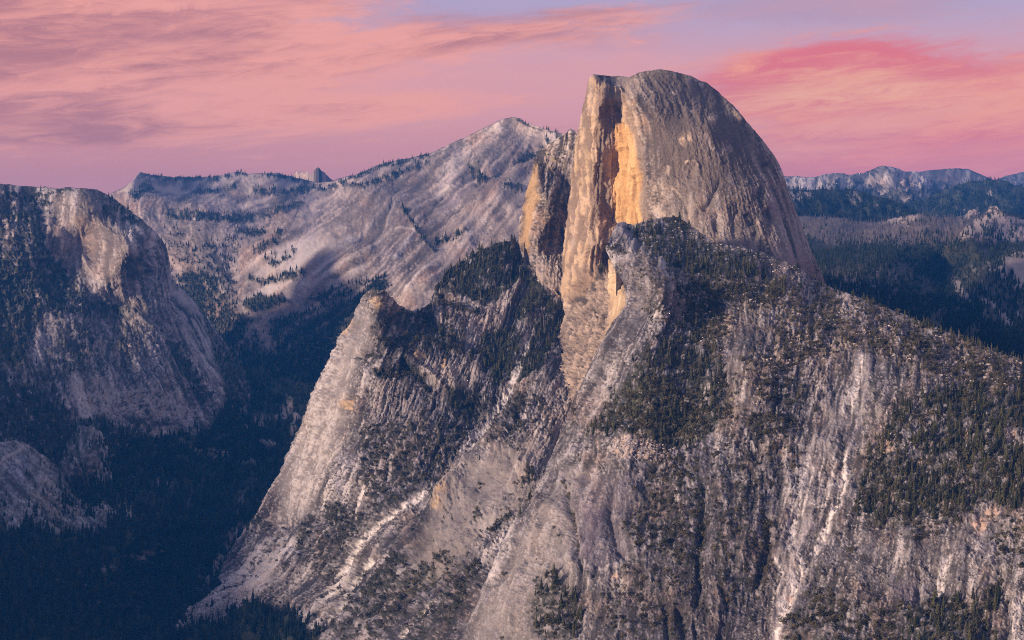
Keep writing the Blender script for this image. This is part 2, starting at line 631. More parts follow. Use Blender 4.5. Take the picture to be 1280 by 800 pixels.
    # --- solid
    def finish(self):
        P = unproject(self.PX, self.PY, self.D)
        if not hasattr(self, 'relief_done'):
            du, dv = np.gradient(P, axis=1), np.gradient(P, axis=0)
            n = np.cross(du, dv)
            n /= np.linalg.norm(n, axis=-1, keepdims=True) + 1e-9
            facing = (n * P).sum(-1, keepdims=True)
            n = np.where(facing > 0, -n, n)
            n = np.stack([blur(n[..., i], 3.0) for i in range(3)], -1)
            n /= np.linalg.norm(n, axis=-1, keepdims=True) + 1e-9
            e = np.full((self.H, self.W), 99.0)
            for E in self.edges:
                e = np.minimum(e, E)
            P = P + n * (self.h * (0.25 + 0.75 * sstep(0, 16, e)))[..., None]
            self.N = n
        self.P = P
        return self

    def build(self, mat, label=None, skirt=(0.9, 0.45, 0.4)):
        P = self.P
        skirt = getattr(self, 'skirt', skirt)
        H, W = self.H, self.W
        col = np.clip(self.col, 0.012, 0.8)

        def back(row, s, inx, drop=skirt[0]):
            k = (1 + s / row[:, 1:2])
            q = row * k
            q[:, 2] -= s * drop
            q[:, 0] += inx * s
            return q
        rows = [back(P[0], s, 0) for s in (700.0, 160.0, 30.0, 6.0)]
        A = np.concatenate([np.stack(rows), P], 0)
        C = np.concatenate([np.repeat(col[:1], 4, 0), col], 0)
        lc = [back(A[:, 0], s, skirt[1], skirt[2]) for s in (500.0, 120.0, 25.0)]
        rc = [back(A[:, -1], s, -skirt[1], skirt[2]) for s in (25.0, 120.0, 500.0)]
        A = np.concatenate([np.stack(lc, 1), A, np.stack(rc, 1)], 1)
        C = np.concatenate([np.repeat(C[:, :1], 3, 1), C, np.repeat(C[:, -1:], 3, 1)], 1)
        hh, ww = A.shape[:2]
        idx = np.arange(hh * ww, dtype=np.int32).reshape(hh, ww)
        q = np.stack([idx[:-1, :-1], idx[1:, :-1], idx[1:, 1:], idx[:-1, 1:]], -1).reshape(-1, 4)
        me = bpy.data.meshes.new(self.name)
        me.vertices.add(hh * ww)
        me.vertices.foreach_set('co', A.reshape(-1).astype(np.float32))
        me.loops.add(q.size)
        me.loops.foreach_set('vertex_index', q.reshape(-1))
        me.polygons.add(len(q))
        me.polygons.foreach_set('loop_start', np.arange(0, q.size, 4, dtype=np.int32))
        me.update(calc_edges=True)
        me.polygons.foreach_set('use_smooth', np.ones(len(q), bool))
        at = me.attributes.new('albedo', 'FLOAT_COLOR', 'POINT')
        at.data.foreach_set('color', np.concatenate([C.reshape(-1, 3), np.ones((hh * ww, 1))], 1).reshape(-1).astype(np.float32))
        me.materials.append(mat)
        o = bpy.data.objects.new(self.name, me)
        S.collection.objects.link(o)
        o['kind'] = 'structure'
        if label:
            o['label'] = label
        return o

    def scatter(self, dens, n, rng):
        """n surface points drawn with weight dens (per pixel)"""
        inside = (self.PX > -6) & (self.PX < 1286) & (self.PY < 806)
        w = (dens * inside).ravel().astype(float)
        if w.sum() <= 0:
            return np.zeros((0, 3)), np.zeros(0, int)
        k = rng.choice(len(w), size=n, p=w / w.sum())
        P = self.P.reshape(-1, 3)[k]
        j = rng.uniform(-0.7, 0.7, (n, 1)) * (self.mpp.ravel()[k] * self.step)[:, None]
        P = P + np.concatenate([j, 0 * j, 0 * j], 1)
        return P, k


def granite(L, flow, a_fine=1.6, a_mid=5.0, a_block=5.0, bs=(14, 46), a_big=0.0, big=60, contrast=1.0, k=0.28, cf=1.0, cs=1.0, crack=1.0, long=1.0, wobble=0.2, rib=0.0, ribw=10.0):
    """grain, streaks, exfoliation slabs, cracks and joints common to all the granite"""
    L.flow(flow, wobble)
    m = float(np.median(L.mpp)) * k
    s1 = L.streak(0.7, int(10 * long), 1)
    s2 = L.streak(1.7, int(24 * long), 2)
    s3 = L.streak(4.5, int(46 * long), 3)
    X, Y = L.aligned(*bs)
    v, t, e = worley(X, Y, L.seed + 5)
    v2, t2, e2 = worley(X * 2.6 + 3, Y * 2.2 + 9, L.seed + 9)
    v3, t3, e3 = worley(X * 5.3 + 7, Y * 3.9 + 2, L.seed + 12)
    fb = norm(fbm(L.PX / 11, L.PY / 11, L.seed + 21, 5, 0.62))
    zone = norm(fbm(L.PX / 55, L.PY / 70, L.seed + 25, 3, 0.55))
    rg = norm(ridged(L.PX / 26 + 0.2 * s3, L.PY / 34, L.seed + 31, 4))
    fine = norm(fbm(L.PX / 2.6, L.PY / 2.6, L.seed + 61, 2, 0.6))
    l2, l3 = np.tanh(3.2 * s2), np.tanh(2.8 * s3)               # slabs with crisp edges
    busy = sstep(-1.2, 0.8, zone)                                # some faces are smooth, some shattered
    L.h += m * ((a_fine * 0.8 * s1 + 0.8 * fine) * (0.5 + 0.7 * busy) + a_mid * (0.34 * l2 + 0.46 * l3)
                + a_block * (0.9 * v + 1.1 * t + (0.45 * v2 + 0.8 * t2 + 0.22 * v3 + 0.55 * t3) * busy)
                + 0.8 * fb + 0.6 * rg + 0.7 * a_big / k * norm(fbm(L.PX / big, L.PY / big, L.seed + 71, 3))).astype(np.float32)
    if rib:                                                      # buttresses with sharp gullies between, down the fall line
        s4 = L.streak(ribw, int(70 * long), 4)
        s5 = L.streak(ribw * .45, int(40 * long), 5)
        s4, s5 = s4 + 0.25 * fb, s5 + 0.3 * fb
        q = np.minimum(np.abs(s4), 1.2) + 0.45 * np.minimum(np.abs(s5), 1.2)
        L.h += (float(np.median(L.mpp)) * rib * (q - q.mean()) * (0.35 + 0.75 * busy)).astype(np.float32)
        cr = np.clip(np.exp(-(s4 / 0.12) ** 2) + 0.7 * np.exp(-(s5 / 0.14) ** 2), 0, 1) * sstep(-.9, .3, fb)
        L.paint(cr, DARK, 0.6)
    jo = np.exp(-(e / 0.06) ** 2) + 0.5 * np.exp(-(e2 / 0.08) ** 2) * busy
    c2 = np.exp(-(s2 / 0.22) ** 2) * sstep(-0.2, 0.7, fb + 0.5 * zone)
    c3 = np.exp(-(s3 / 0.10) ** 2) * sstep(-0.6, 0.4, fb - 0.3 * zone)
    L.h -= (m * (0.8 * a_block * jo + crack * a_mid * (0.45 * c2 + 0.8 * c3))).astype(np.float32)
    g = 1 + contrast * (cs * (0.17 * s1 + 0.17 * s2 + 0.16 * s3) + cf * (0.16 * fb + 0.13 * fine) + 0.10 * v + (0.10 * v2 + 0.11 * v3) * busy + 0.10 * zone)
    L.col = L.col * np.clip(g, 0.3, 2.2)[..., None]
    w = norm(fbm(L.PX / 45, L.PY / 60, L.seed + 91, 4))          # iron and lichen tints
    L.tint(sstep(0.2, 1.8, w), (1.12, 0.96, 0.84))
    L.tint(sstep(0.2, 1.8, -w), (0.93, 0.95, 1.08))
    # dark lichen and water stains run down the grain; fresh rock is bright
    L.paint(sstep(1.1, 2.2, s2 + 0.5 * s3), PALE, 0.5 * contrast * cs)
    L.paint(sstep(0.5, 1.7, -s2 - 0.4 * fb), DARK, 0.7 * contrast * cs)
    L.paint(sstep(1.2, 1.9, fine + 0.7 * s1), PALE, 0.30 * contrast * cf)
    L.paint(sstep(0.9, 1.6, -fine - 0.6 * fb), DARK, 0.6 * contrast * cf)
    L.paint(np.clip(np.exp(-(e / 0.05) ** 2) * sstep(-0.3, 0.8, fb) + crack * (0.7 * c2 + c3), 0, 1), DARK * 0.8, 0.65)   # dark lines along the joints and cracks
    L.s1, L.s2, L.s3, L.fb, L.e, L.fine, L.zone = s1, s2, s3, fb, e, fine, zone
    return L


LANDS = {}

# ================================================================== THE LANDFORMS
# ---- far right ranges
def far_ranges():
    out = []
    fr = lambda v: v if v < 8800 else 8800 + (v - 8800) * 0.45
    L = Land('mountain', [(950, 222), (980, 220), (1000, 220.5), (1020, 221), (1030, 218), (1045, 216), (1060, 217), (1078, 216),
                          (1085, 213), (1100, 208.5), (1110, 208), (1120, 210), (1133, 214.5), (1138, 213.5), (1152, 218),
                          (1158, 223), (1175, 226), (1190, 231), (1215, 238)],
             [(950, 285), (1215, 285)], step=1.3, seed=101, jag=0.8,
             depth=[(x_, y_, fr(z_) * 1.13) for x_, y_, z_ in [(960, 222, 17500), (1045, 216, 17000), (1110, 208, 16500), (1150, 218, 16500), (1190, 230, 16000), (1000, 245, 14500),
                    (1060, 240, 14300), (1110, 240, 13500), (1160, 245, 13300), (1000, 280, 12500), (1100, 280, 12200), (1200, 280, 12500),
                    (1125, 222, 15300), (1080, 228, 15500), (1140, 226, 15600)]])
    L.col[:] = (0.33, 0.29, 0.27)
    L.col *= 1.0
    granite(L, [(1000, 230, -.4, 1), (1100, 225, -.5, 1), (1180, 230, .5, 1), (1100, 260, 0, 1)], 1.0, 3.0, 5.0, (9, 14), contrast=1.2, rib=2.0, ribw=4)
    L.lk = 1.6
    L.line([(1110, 208), (1096, 218), (1088, 232)], 4, 60)
    L.line([(1133, 214), (1122, 224), (1112, 236)], 4, -55)
    L.line([(1140, 214), (1150, 224), (1162, 232)], 5, 45)
    L.paint(L.mask([(1028, 222), (1045, 217), (1058, 219), (1060, 232), (1040, 237), (1015, 236)]), (0.50, 0.43, 0.38), .6)
    L.paint(L.mask([(1075, 222), (1092, 217), (1096, 228), (1082, 232)]), (0.48, 0.42, 0.38), .6)
    f = L.mask([(985, 240), (1060, 236), (1100, 232), (1150, 236), (1200, 232), (1216, 250), (1216, 285), (950, 285), (950, 240)], 5) * sstep(-0.9, 0.4, L.brk + 0.6 * L.brk2)
    f = np.maximum(f, 0.8 * sstep(0.7, 1.6, L.brk2) * sstep(212, 225, L.PY))
    L.paint(f, VEG, 0.9)
    L.h += 18 * f * np.abs(L.brk)
    out.append((L.finish(), M_far))
    for top, d, sd in (([(1110, 226), (1135, 218), (1150, 214.5), (1165, 212.5), (1180, 211), (1208, 210.5), (1222, 216), (1237, 223), (1262, 229)], 23000, 111),
                       ([(1225, 231), (1242, 226), (1256, 220), (1270, 216.5), (1284, 214), (1310, 209), (1350, 206), (1400, 214), (1440, 210), (1490, 222)], 25000, 121)):
        L = Land('mountain', top, [(top[0][0], 250), (top[-1][0], 250)], step=1.4, seed=sd, jag=0.5,
                 depth=[(x_, y_, fr(z_)) for x_, y_, z_ in [(top[0][0], 225, d), (top[-1][0], 225, d), (top[0][0], 250, d - 3500), (top[-1][0], 250, d - 3500), (top[len(top) // 2][0], 235, d - 1500)]])
        L.col[:] = (0.15, 0.13, 0.13)
        granite(L, [(1200, 220, -.3, 1)], 1, 2.5, 3, (7, 12), contrast=0.9)
        out.append((L.finish(), M_far))
    # wooded hills in front of them
    L = Land('hill', [(945, 246), (975, 239), (987, 237), (1020, 236.5), (1060, 236), (1075, 239), (1090, 243), (1105, 247), (1120, 252),
                      (1135, 259), (1150, 266), (1170, 272), (1200, 276), (1240, 280)], [(945, 320), (1240, 320)], step=1.5, seed=131, jag=0.9,
             depth=[(x_, y_, fr(z_)) for x_, y_, z_ in [(960, 240, 10500), (1060, 236, 10800), (1150, 266, 9900), (1220, 278, 9600), (960, 315, 8800), (1060, 315, 8700), (1220, 315, 8800), (1040, 262, 9700), (1110, 270, 9500)]])
    L.col[:] = VEG * 1.15
    L.flow([(1040, 260, 0.3, 1)])
    st = L.streak(0.8, 3, 2)
    L.h += (8 * norm(fbm(L.PX / 18, L.PY / 10, 5, 4)) + 5 * st).astype(np.float32)
    L.col *= (1 + 0.25 * st[..., None])
    L.paint(np.maximum(L.mask([(1056, 243), (1070, 243), (1080, 251), (1074, 256), (1060, 250)], 3), L.mask([(985, 240), (1012, 239), (1014, 250), (990, 256)], 3)) * sstep(-0.6, 0.5, L.brk), (0.42, 0.36, 0.33), 0.8)
    L.paint(np.maximum(L.mask([(1080, 256), (1098, 258), (1092, 263), (1082, 262)], 2), L.mask([(1120, 262), (1142, 266), (1125, 270)], 2)) * sstep(-0.3, 0.5, L.brk), (0.40, 0.35, 0.33), 0.8)
    L.veg = sstep(-0.5, 0.5, L.brk2) * 0.8 + 0.3
    LANDS['hill_a'] = L
    out.append((L.finish(), M_far))
    L = Land('hill', [(1085, 268), (1110, 260), (1137, 253), (1160, 247), (1180, 238), (1200, 230.5), (1212, 227.5), (1225, 225.5), (1240, 224.5), (1260, 227.5), (1280, 234), (1310, 244), (1360, 240), (1420, 232), (1490, 244)],
             [(1085, 320), (1490, 320)], step=1.5, seed=141, jag=0.9,
             depth=[(x_, y_, fr(z_) * 1.09) for x_, y_, z_ in [(1100, 262, 12000), (1225, 225, 12600), (1300, 240, 12000), (1480, 240, 11800), (1480, 315, 9300), (1100, 315, 9500), (1225, 310, 9300), (1300, 315, 9300), (1180, 262, 11000), (1260, 260, 10800)]])
    L.col[:] = VEG * 1.6
    L.flow([(1200, 260, -0.2, 1)])
    st = L.streak(0.8, 3, 2)
    L.h += (9 * norm(fbm(L.PX / 22, L.PY / 13, 7, 4)) + 5 * st).astype(np.float32)
    L.col *= (1 + 0.25 * st[..., None])
    L.paint(np.maximum(L.mask([(1232, 240), (1250, 238), (1252, 244), (1236, 246)], 3), L.mask([(1190, 260), (1208, 256), (1204, 262)], 2)) * sstep(-0.2, 0.6, L.brk), (0.40, 0.35, 0.33), 0.7)
    L.veg = sstep(-0.5, 0.5, L.brk2) * 0.8 + 0.3
    LANDS['hill_b'] = L
    out.append((L.finish(), M_far))
    # burnt plateau with granite knobs, and the wooded basin in front
    L = Land('hill', [(945, 274), (970, 271), (990, 270), (1010, 269), (1030, 271), (1060, 273), (1082, 277), (1097, 278), (1110, 274.5), (1130, 269.5), (1148, 267),
                      (1165, 270.5), (1195, 271), (1206, 268.5), (1213, 262.5), (1219, 261.5), (1226, 267), (1233, 263), (1239, 257.5), (1246, 257.5), (1252, 264), (1262, 265.5), (1275, 268), (1290, 274), (1310, 280), (1350, 276), (1400, 268), (1440, 272), (1490, 284)],
             [(945, 500), (1490, 500)], step=1.5, seed=151, jag=0.9,
             depth=[(x_, y_, fr(z_)) for x_, y_, z_ in [(960, 272, 8600), (1060, 273, 8500), (1100, 278, 8300), (1148, 267, 8200), (1200, 271, 8100), (1217, 262, 8300), (1242, 257, 8300), (1300, 276, 8000),
                    (1250, 280, 7300), (1210, 290, 7100), (1100, 300, 7300), (1000, 300, 7400), (1000, 350, 5900), (1100, 350, 5800), (1250, 350, 5400), (1200, 320, 6400),
                    (1100, 400, 4800), (1250, 420, 4300), (1000, 420, 4600), (1290, 330, 5700), (1290, 390, 4600), (1000, 490, 4000), (1290, 490, 3800), (1480, 280, 7900), (1480, 350, 5300), (1480, 490, 3700)]])
    L.col[:] = (0.060, 0.052, 0.042)
    granite(L, [(1000, 320, .3, 1), (1250, 350, .7, .7), (1250, 275, -.6, .8), (1100, 400, .4, 1)], 0.8, 2.0, 1.5, (9, 14), a_big=3, big=45, contrast=0.9, k=0.10)
    kn = L.mask([(1196, 291), (1212, 280), (1228, 272), (1245, 266), (1262, 267), (1285, 274), (1310, 284), (1310, 302), (1240, 302), (1200, 301)], 3)
    kn = np.maximum(kn, L.mask([(1205, 271), (1211, 262), (1220, 261), (1226, 270), (1216, 275)], 2))
    kn = np.maximum(kn, L.mask([(1231, 268), (1238, 257), (1248, 256), (1254, 265), (1242, 267)], 2))
    kn = np.maximum(kn, 0.9 * L.mask([(1100, 284), (1120, 273), (1140, 266), (1153, 267), (1150, 273), (1130, 281)], 3))
    L.calm(kn * .7, 3.0)
    L.h += 10 * kn
    L.paint(kn * sstep(-1.3, 0.1, L.brk + 0.3 * L.fine), (0.50, 0.40, 0.34), 0.9)
    burnt = L.mask([(945, 268), (1100, 272), (1200, 262), (1212, 285), (1190, 306), (1100, 306), (945, 296)], 6)
    L.paint(burnt * (1 - kn), (0.105, 0.082, 0.078), 0.8)
    L.paint(burnt * (1 - kn) * sstep(0.7, 1.5, L.brk + 0.4 * L.fine), (0.26, 0.21, 0.19), 0.6)
    L.paint((1 - burnt) * (1 - kn), VEG * 1.1, .85)
    rocky = L.mask([(1190, 345), (1235, 330), (1290, 310), (1300, 420), (1260, 410), (1225, 380), (1185, 365)], 10)
    rk = rocky * sstep(0.0, 1.0, L.s2 + 0.5 * L.brk)
    L.paint(rk, (0.36, 0.32, 0.31), 0.75)
    big = L.mask([(1258, 330), (1285, 322), (1300, 370), (1275, 360)], 4)
    L.paint(big, (0.38, 0.31, 0.28), .8)
    mid = L.mask([(1030, 340), (1130, 335), (1150, 352), (1090, 365), (1040, 355)], 12)
    L.paint(mid * sstep(0.2, 1.2, L.s1 + L.brk), (0.24, 0.19, 0.18), 0.7)
    L.paint(L.mask([(1255, 312), (1290, 308), (1290, 320), (1262, 322)], 3) * sstep(-.2, .5, L.brk), (0.42, 0.35, 0.31), 0.8)
    L.veg = (sstep(292, 312, L.PY + 5 * L.brk2) * (1 - 0.75 * rocky) * (1 - 0.5 * mid) * sstep(-1.6, -0.2, L.brk2) + 0.05 + 0.10 * kn) * (1 - big)
    L.snag = burnt * (1 - kn) + 0.25 * mid
    LANDS['basin'] = L
    out.append((L.finish(), M_far))
    return out


# ---- the long granite slope behind, left of the dome
def rest_slope():
    out = []
    L = Land('mountain', [(346, 249), (356, 238), (363, 226), (368, 217), (371, 213), (373.5, 217), (377, 212.5), (380, 217), (384, 213), (388, 219), (392, 214.5), (396, 210), (399, 209), (402, 213.5), (406, 216), (411, 221.5), (419, 228), (432, 242)],
             [(346, 256), (432, 256)], step=1.0, seed=161, jag=1.2,
             depth=[(352, 236, 13000), (378, 213, 12900), (400, 210, 12800), (432, 230, 13000), (352, 248, 12500), (432, 248, 12500), (390, 225, 12800), (402, 225, 12500)])
    L.col[:] = (0.20, 0.16, 0.14)
    granite(L, [(390, 225, .3, 1)], 1, 2, 2, (7, 12), contrast=1.1, k=.07)
    L.lk = 1.0
    L.line([(399, 209), (400, 222), (396, 238)], 3, 45)
    L.line([(371, 213), (372, 225), (368, 238)], 3, 30)
    L.paint(L.mask([(363, 222), (371, 212), (384, 212), (386, 228), (365, 232)], 2), (0.36, .26, .20), .6)
    out.append((L.finish(), M_far))
    L = Land('mountain', [(118, 250), (128, 246), (142, 240), (152, 235), (160, 230), (166, 225), (172, 217), (175, 214), (179, 214.5), (188, 217), (200, 219), (215, 220), (232, 220),
                          (250, 219.5), (268, 219), (278, 217), (287, 215.5), (302, 215), (311, 217), (325, 216), (335, 215.5), (347, 216), (358, 219), (370, 222), (385, 226), (400, 228.5),
                          (415, 226), (430, 222.5), (448, 219), (458, 214.5), (470, 208.5), (485, 203.5), (500, 200.5), (520, 196), (537, 191.5), (550, 185.5), (565, 178.5), (580, 171.5),
                          (595, 164.5), (608, 157.5), (620, 151.5), (632, 147.5), (642, 146.5), (650, 149), (656, 153), (664, 156), (674, 159), (685, 162.5), (696, 165.5), (707, 167.5), (709, 163.5), (713, 161), (718, 164), (724, 172), (745, 186)],
             [(118, 445), (250, 450), (310, 500), (400, 530), (500, 480), (745, 440)], step=1.35, seed=171, jag=1.0,
             depth=[(120, 250, 11000), (178, 215, 11000), (240, 220, 11800), (300, 215, 12000), (345, 216, 11800), (400, 228, 11300), (430, 222, 10800), (480, 205, 10300), (540, 191, 9700),
                    (600, 162, 9300), (640, 147, 9000), (680, 161, 8500), (716, 163, 7900), (740, 184, 7600), (740, 300, 6500), (700, 250, 6900), (640, 280, 6700), (560, 330, 6400), (480, 360, 6300),
                    (430, 390, 6400), (400, 430, 6500), (380, 480, 6400), (330, 460, 6900), (310, 400, 7500), (250, 330, 8600), (200, 280, 9600), (150, 262, 10200), (400, 300, 7650), (500, 250, 8200),
                    (300, 300, 8900), (600, 220, 7900), (350, 400, 7150), (250, 250, 10400), (330, 245, 10400), (420, 250, 9600), (250, 440, 7700), (120, 440, 8000), (740, 430, 5600), (500, 470, 5900), (400, 520, 6050)], c=60)
    L.col[:] = (0.26, 0.217, 0.20)
    granite(L, [(600, 190, -.9, .75), (680, 190, -.6, .9), (500, 280, -.9, .85), (560, 330, -.8, .9), (420, 330, -1, .75), (330, 340, -1, .62), (330, 260, -1, .35), (220, 240, -1, .5),
                (250, 330, .7, 1), (200, 300, .7, .7), (400, 420, -1, .8), (680, 280, -.6, 1), (300, 420, -.8, .8)], 1.3, 5.0, 3.2, (16, 70), a_big=5, big=90, contrast=1.0, k=0.15, cf=0.5, cs=0.7, long=1.5, wobble=0.04, crack=.4, rib=0.6, ribw=5)
    L.paint(sstep(.7, 1.9, L.s1 + .3 * L.fine), (0.50, .41, .36), .5)
    L.paint(sstep(.7, 1.9, -L.s1 - .3 * L.fine), (0.12, .10, .095), .5)
    # big slabs and ribs of the slope
    for pts, w, a in (([(642, 150), (610, 185), (575, 215), (545, 245)], 9, 35), ([(700, 175), (672, 200), (640, 222), (610, 240)], 8, 28),
                      ([(685, 172), (665, 190), (640, 205), (612, 222)], 6, -45), ([(596, 205), (590, 220), (600, 226)], 7, -45),
                      ([(560, 232), (548, 245), (535, 265), (525, 282), (520, 288)], 2.2, -16), ([(565, 228), (552, 243), (540, 265)], 4, 14),
                      ([(520, 288), (505, 310), (490, 328), (470, 350)], 3, 14), ([(515, 240), (497, 255), (487, 272), (480, 290)], 3, 14),
                      ([(470, 350), (440, 372), (400, 392), (372, 408), (352, 432)], 5, 22), ([(345, 395), (400, 370), (440, 350), (470, 330)], 6, -22),
                      ([(640, 255), (620, 285), (600, 300), (590, 308)], 5, -24), ([(605, 240), (590, 275), (575, 300), (560, 318)], 6, 16),
                      ([(540, 315), (500, 350), (470, 380)], 5, -14), ([(440, 240), (400, 262), (370, 282), (340, 305)], 7, -18), ([(470, 300), (430, 325), (390, 350)], 5, 12),
                      ([(372, 318), (350, 332), (328, 347)], 2.5, -14), ([(362, 290), (345, 302), (325, 312)], 2.5, -12), ([(250, 225), (290, 236), (330, 240), (380, 236)], 6, -30),
                      ([(150, 240), (190, 246), (230, 256), (280, 262)], 6, 26), ([(300, 250), (330, 258), (370, 262), (410, 250)], 6, 22), ([(180, 268), (230, 272), (290, 275), (330, 268)], 7, -35),
                      ([(240, 300), (270, 290), (310, 285)], 8, 25), ([(300, 310), (290, 340), (300, 380)], 9, -30)):
        L.line(pts, w, a)
    P = L.paint
    # pale slabs, bright cracks
    P(L.stroke([(520, 288), (505, 310), (490, 328)], 2.4, breakup=.3), (0.62, .55, .52), .8)
    P(L.stroke([(566, 228), (558, 232), (548, 236), (542, 240)], 1.6), (0.66, .58, .52), .8)
    P(L.stroke([(515, 240), (497, 256), (488, 270), (482, 284)], 2.2), (0.60, .52, .48), .7)
    P(L.stroke([(485, 285), (505, 287), (520, 289)], 1.2), (0.60, .52, .48), .7)
    P(L.stroke([(555, 234), (543, 252), (530, 278), (524, 286)], 1.3), DARK * .6, .85)
    P(L.stroke([(545, 325), (520, 350), (503, 372)], 2.0), (0.58, .52, .50), .6)
    P(L.stroke([(600, 240), (590, 262), (582, 275)], 2.0), (0.55, .48, .42), .5)
    P(L.mask([(340, 320), (430, 285), (470, 300), (440, 345), (380, 380), (340, 380), (320, 350)], 16) * sstep(-.6, 1, L.s2), (0.50, .46, .46), .55)
    P(L.mask([(260, 290), (330, 262), (420, 255), (380, 285), (330, 300), (290, 310)], 12) * sstep(-.4, .9, L.brk), (0.46, .37, .33), .5)
    P(L.mask([(148, 238), (168, 226), (175, 216), (182, 220), (175, 234), (160, 240)], 2), (0.50, .42, .36), .7)
    P(L.mask([(192, 228), (215, 225), (236, 234), (225, 238), (196, 235)], 2.5), (0.48, .40, .35), .7)
    P(L.mask([(250, 250), (275, 246), (300, 250), (285, 258), (255, 262)], 3) * sstep(-.5, .4, L.brk), (0.48, .38, .34), .6)
    P(L.mask([(330, 228), (372, 228), (360, 236), (335, 234)], 2.5), (0.48, .39, .34), .6)
    P(L.mask([(395, 232), (430, 225), (452, 221), (440, 232), (410, 237)], 2.5), (0.48, .39, .34), .7)
    P(L.stroke([(578, 280), (576, 290), (571, 294)], 4.5, breakup=.6), (0.58, .42, .26), .7)
    P(L.stroke([(602, 250), (598, 275), (594, 295)], 3), (0.52, .42, .34), .6)
    P(L.mask([(470, 215), (545, 198), (560, 225), (520, 270), (470, 310), (430, 330), (400, 300), (430, 250)], 14) * sstep(-.8, .6, L.brk), (0.16, .13, .12), .5)
    P(L.mask([(590, 215), (700, 180), (715, 260), (640, 300), (560, 340), (540, 300)], 16) * sstep(-.6, .8, L.brk2), (0.22, .178, .165), .5)
    # woods: dark bands along ledges and rim, and the whole canyon foot
    f = L.stroke([(440, 224), (458, 218), (475, 210), (500, 203.5), (525, 197), (540, 192)], 4.5, breakup=.5)
    for pts, w in (([(642, 148), (656, 155), (680, 163), (703, 168)], 1.2), ([(176, 222), (184, 232), (178, 240), (160, 244)], 5), ([(180, 217), (230, 222), (280, 222)], 2.6), ([(278, 219), (300, 217.5), (312, 219)], 2.2),
                   ([(325, 219), (345, 218.5), (370, 225), (392, 232)], 3.4), ([(200, 266), (240, 270), (290, 272), (320, 266)], 4.2), ([(330, 238), (370, 240), (410, 236), (440, 226), (462, 220)], 4.0),
                   ([(240, 238), (275, 232), (300, 228)], 2.5), ([(305, 232), (325, 236), (350, 236)], 3), ([(290, 292), (320, 292), (335, 290)], 5), ([(320, 268), (355, 262), (380, 258)], 3),
                   ([(377, 316), (358, 327), (338, 337)], 3.0), ([(360, 287), (350, 293), (340, 300)], 2.6), ([(354, 303), (338, 311), (318, 323)], 3.8), ([(350, 320), (340, 326), (332, 331)], 1.8), ([(285, 345), (272, 352), (262, 362)], 2.4), ([(292, 352), (282, 360)], 2.4), ([(590, 205), (596, 216), (604, 226)], 5),
                   ([(686, 172), (668, 190), (645, 203)], 4), ([(628, 234), (640, 236), (655, 236)], 2.5), ([(340, 352), (370, 345), (380, 340)], 3), ([(375, 340), (365, 346)], 3), ([(310, 350), (335, 356)], 3),
                   ([(500, 262), (530, 300), (545, 318)], 2), ([(420, 230), (455, 240), (510, 215), (540, 200)], 2.5), ([(540, 300), (560, 300), (585, 290)], 3)):
        f = np.maximum(f, L.stroke(pts, w, breakup=.8))
    for pp in ([(306, 386), (328, 373), (352, 369), (363, 375), (342, 386), (316, 392)], [(340, 404), (372, 393), (402, 384), (384, 398), (352, 408)], [(352, 343), (366, 340), (372, 345), (358, 349)], [(374, 341), (384, 339), (382, 346)], [(330, 355), (345, 350), (350, 356), (335, 360)], [(380, 372), (420, 360), (440, 352), (400, 378)]):
        f = np.maximum(f, L.mask(pp, 2, warp=.6))
    f = np.maximum(f, L.mask([(255, 340), (275, 350), (300, 392), (322, 402), (335, 412), (360, 395), (400, 385), (440, 362), (470, 345), (485, 352), (480, 400), (420, 440), (400, 530), (300, 500), (230, 450), (215, 350), (230, 340)], 7) * sstep(-1.5, -.3, L.s2 + .6 * L.brk))
    f = f * (1 - 0.95 * np.maximum.reduce([L.stroke([(475, 346), (440, 372), (400, 391), (372, 407), (350, 434), (342, 448)], 3.4, breakup=.4),
                                           L.stroke([(440, 383), (412, 398), (393, 415)], 2.2, breakup=.5), L.stroke([(330, 398), (310, 395), (300, 385)], 3),
                                           L.mask([(322, 402), (345, 412), (342, 448), (325, 430)], 4), L.mask([(372, 462), (395, 452), (392, 470), (375, 476)], 4) * sstep(-.3, .3, L.brk),
                                           L.mask([(385, 425), (410, 405), (415, 425), (395, 450), (375, 450)], 5) * sstep(0, .7, L.brk)]))
    f = np.maximum(f, .95 * L.mask([(395, 392), (440, 366), (480, 345), (482, 380), (440, 430), (410, 500), (350, 490), (345, 460), (365, 420)], 7) * (1 - .9 * L.stroke([(475, 346), (440, 372), (400, 391), (372, 407), (350, 434)], 2.6, breakup=.4)) * (1 - .9 * L.stroke([(440, 383), (412, 398), (393, 415)], 1.8, breakup=.5)) * sstep(-2, -.8, L.brk))
    f = np.maximum(f, 0.55 * L.mask([(205, 282), (240, 300), (300, 300), (290, 350), (300, 390), (255, 360), (220, 330)], 12) * sstep(-.3, .8, L.brk + .5 * L.s1))
    P(f, VEG * 1.05, 0.93)
    sp = 0.6 * sstep(0.9, 1.9, L.brk + 0.4 * L.brk2) * sstep(245, 215, L.PY - 0.25 * np.maximum(L.PX - 430, 0) * 0)
    P(sp, VEG * 1.2, .8)
    L.h += 9 * f * np.abs(L.brk)
    L.veg = f
    LANDS['rest'] = L
    out.append((L.finish(), M_far))
    return out


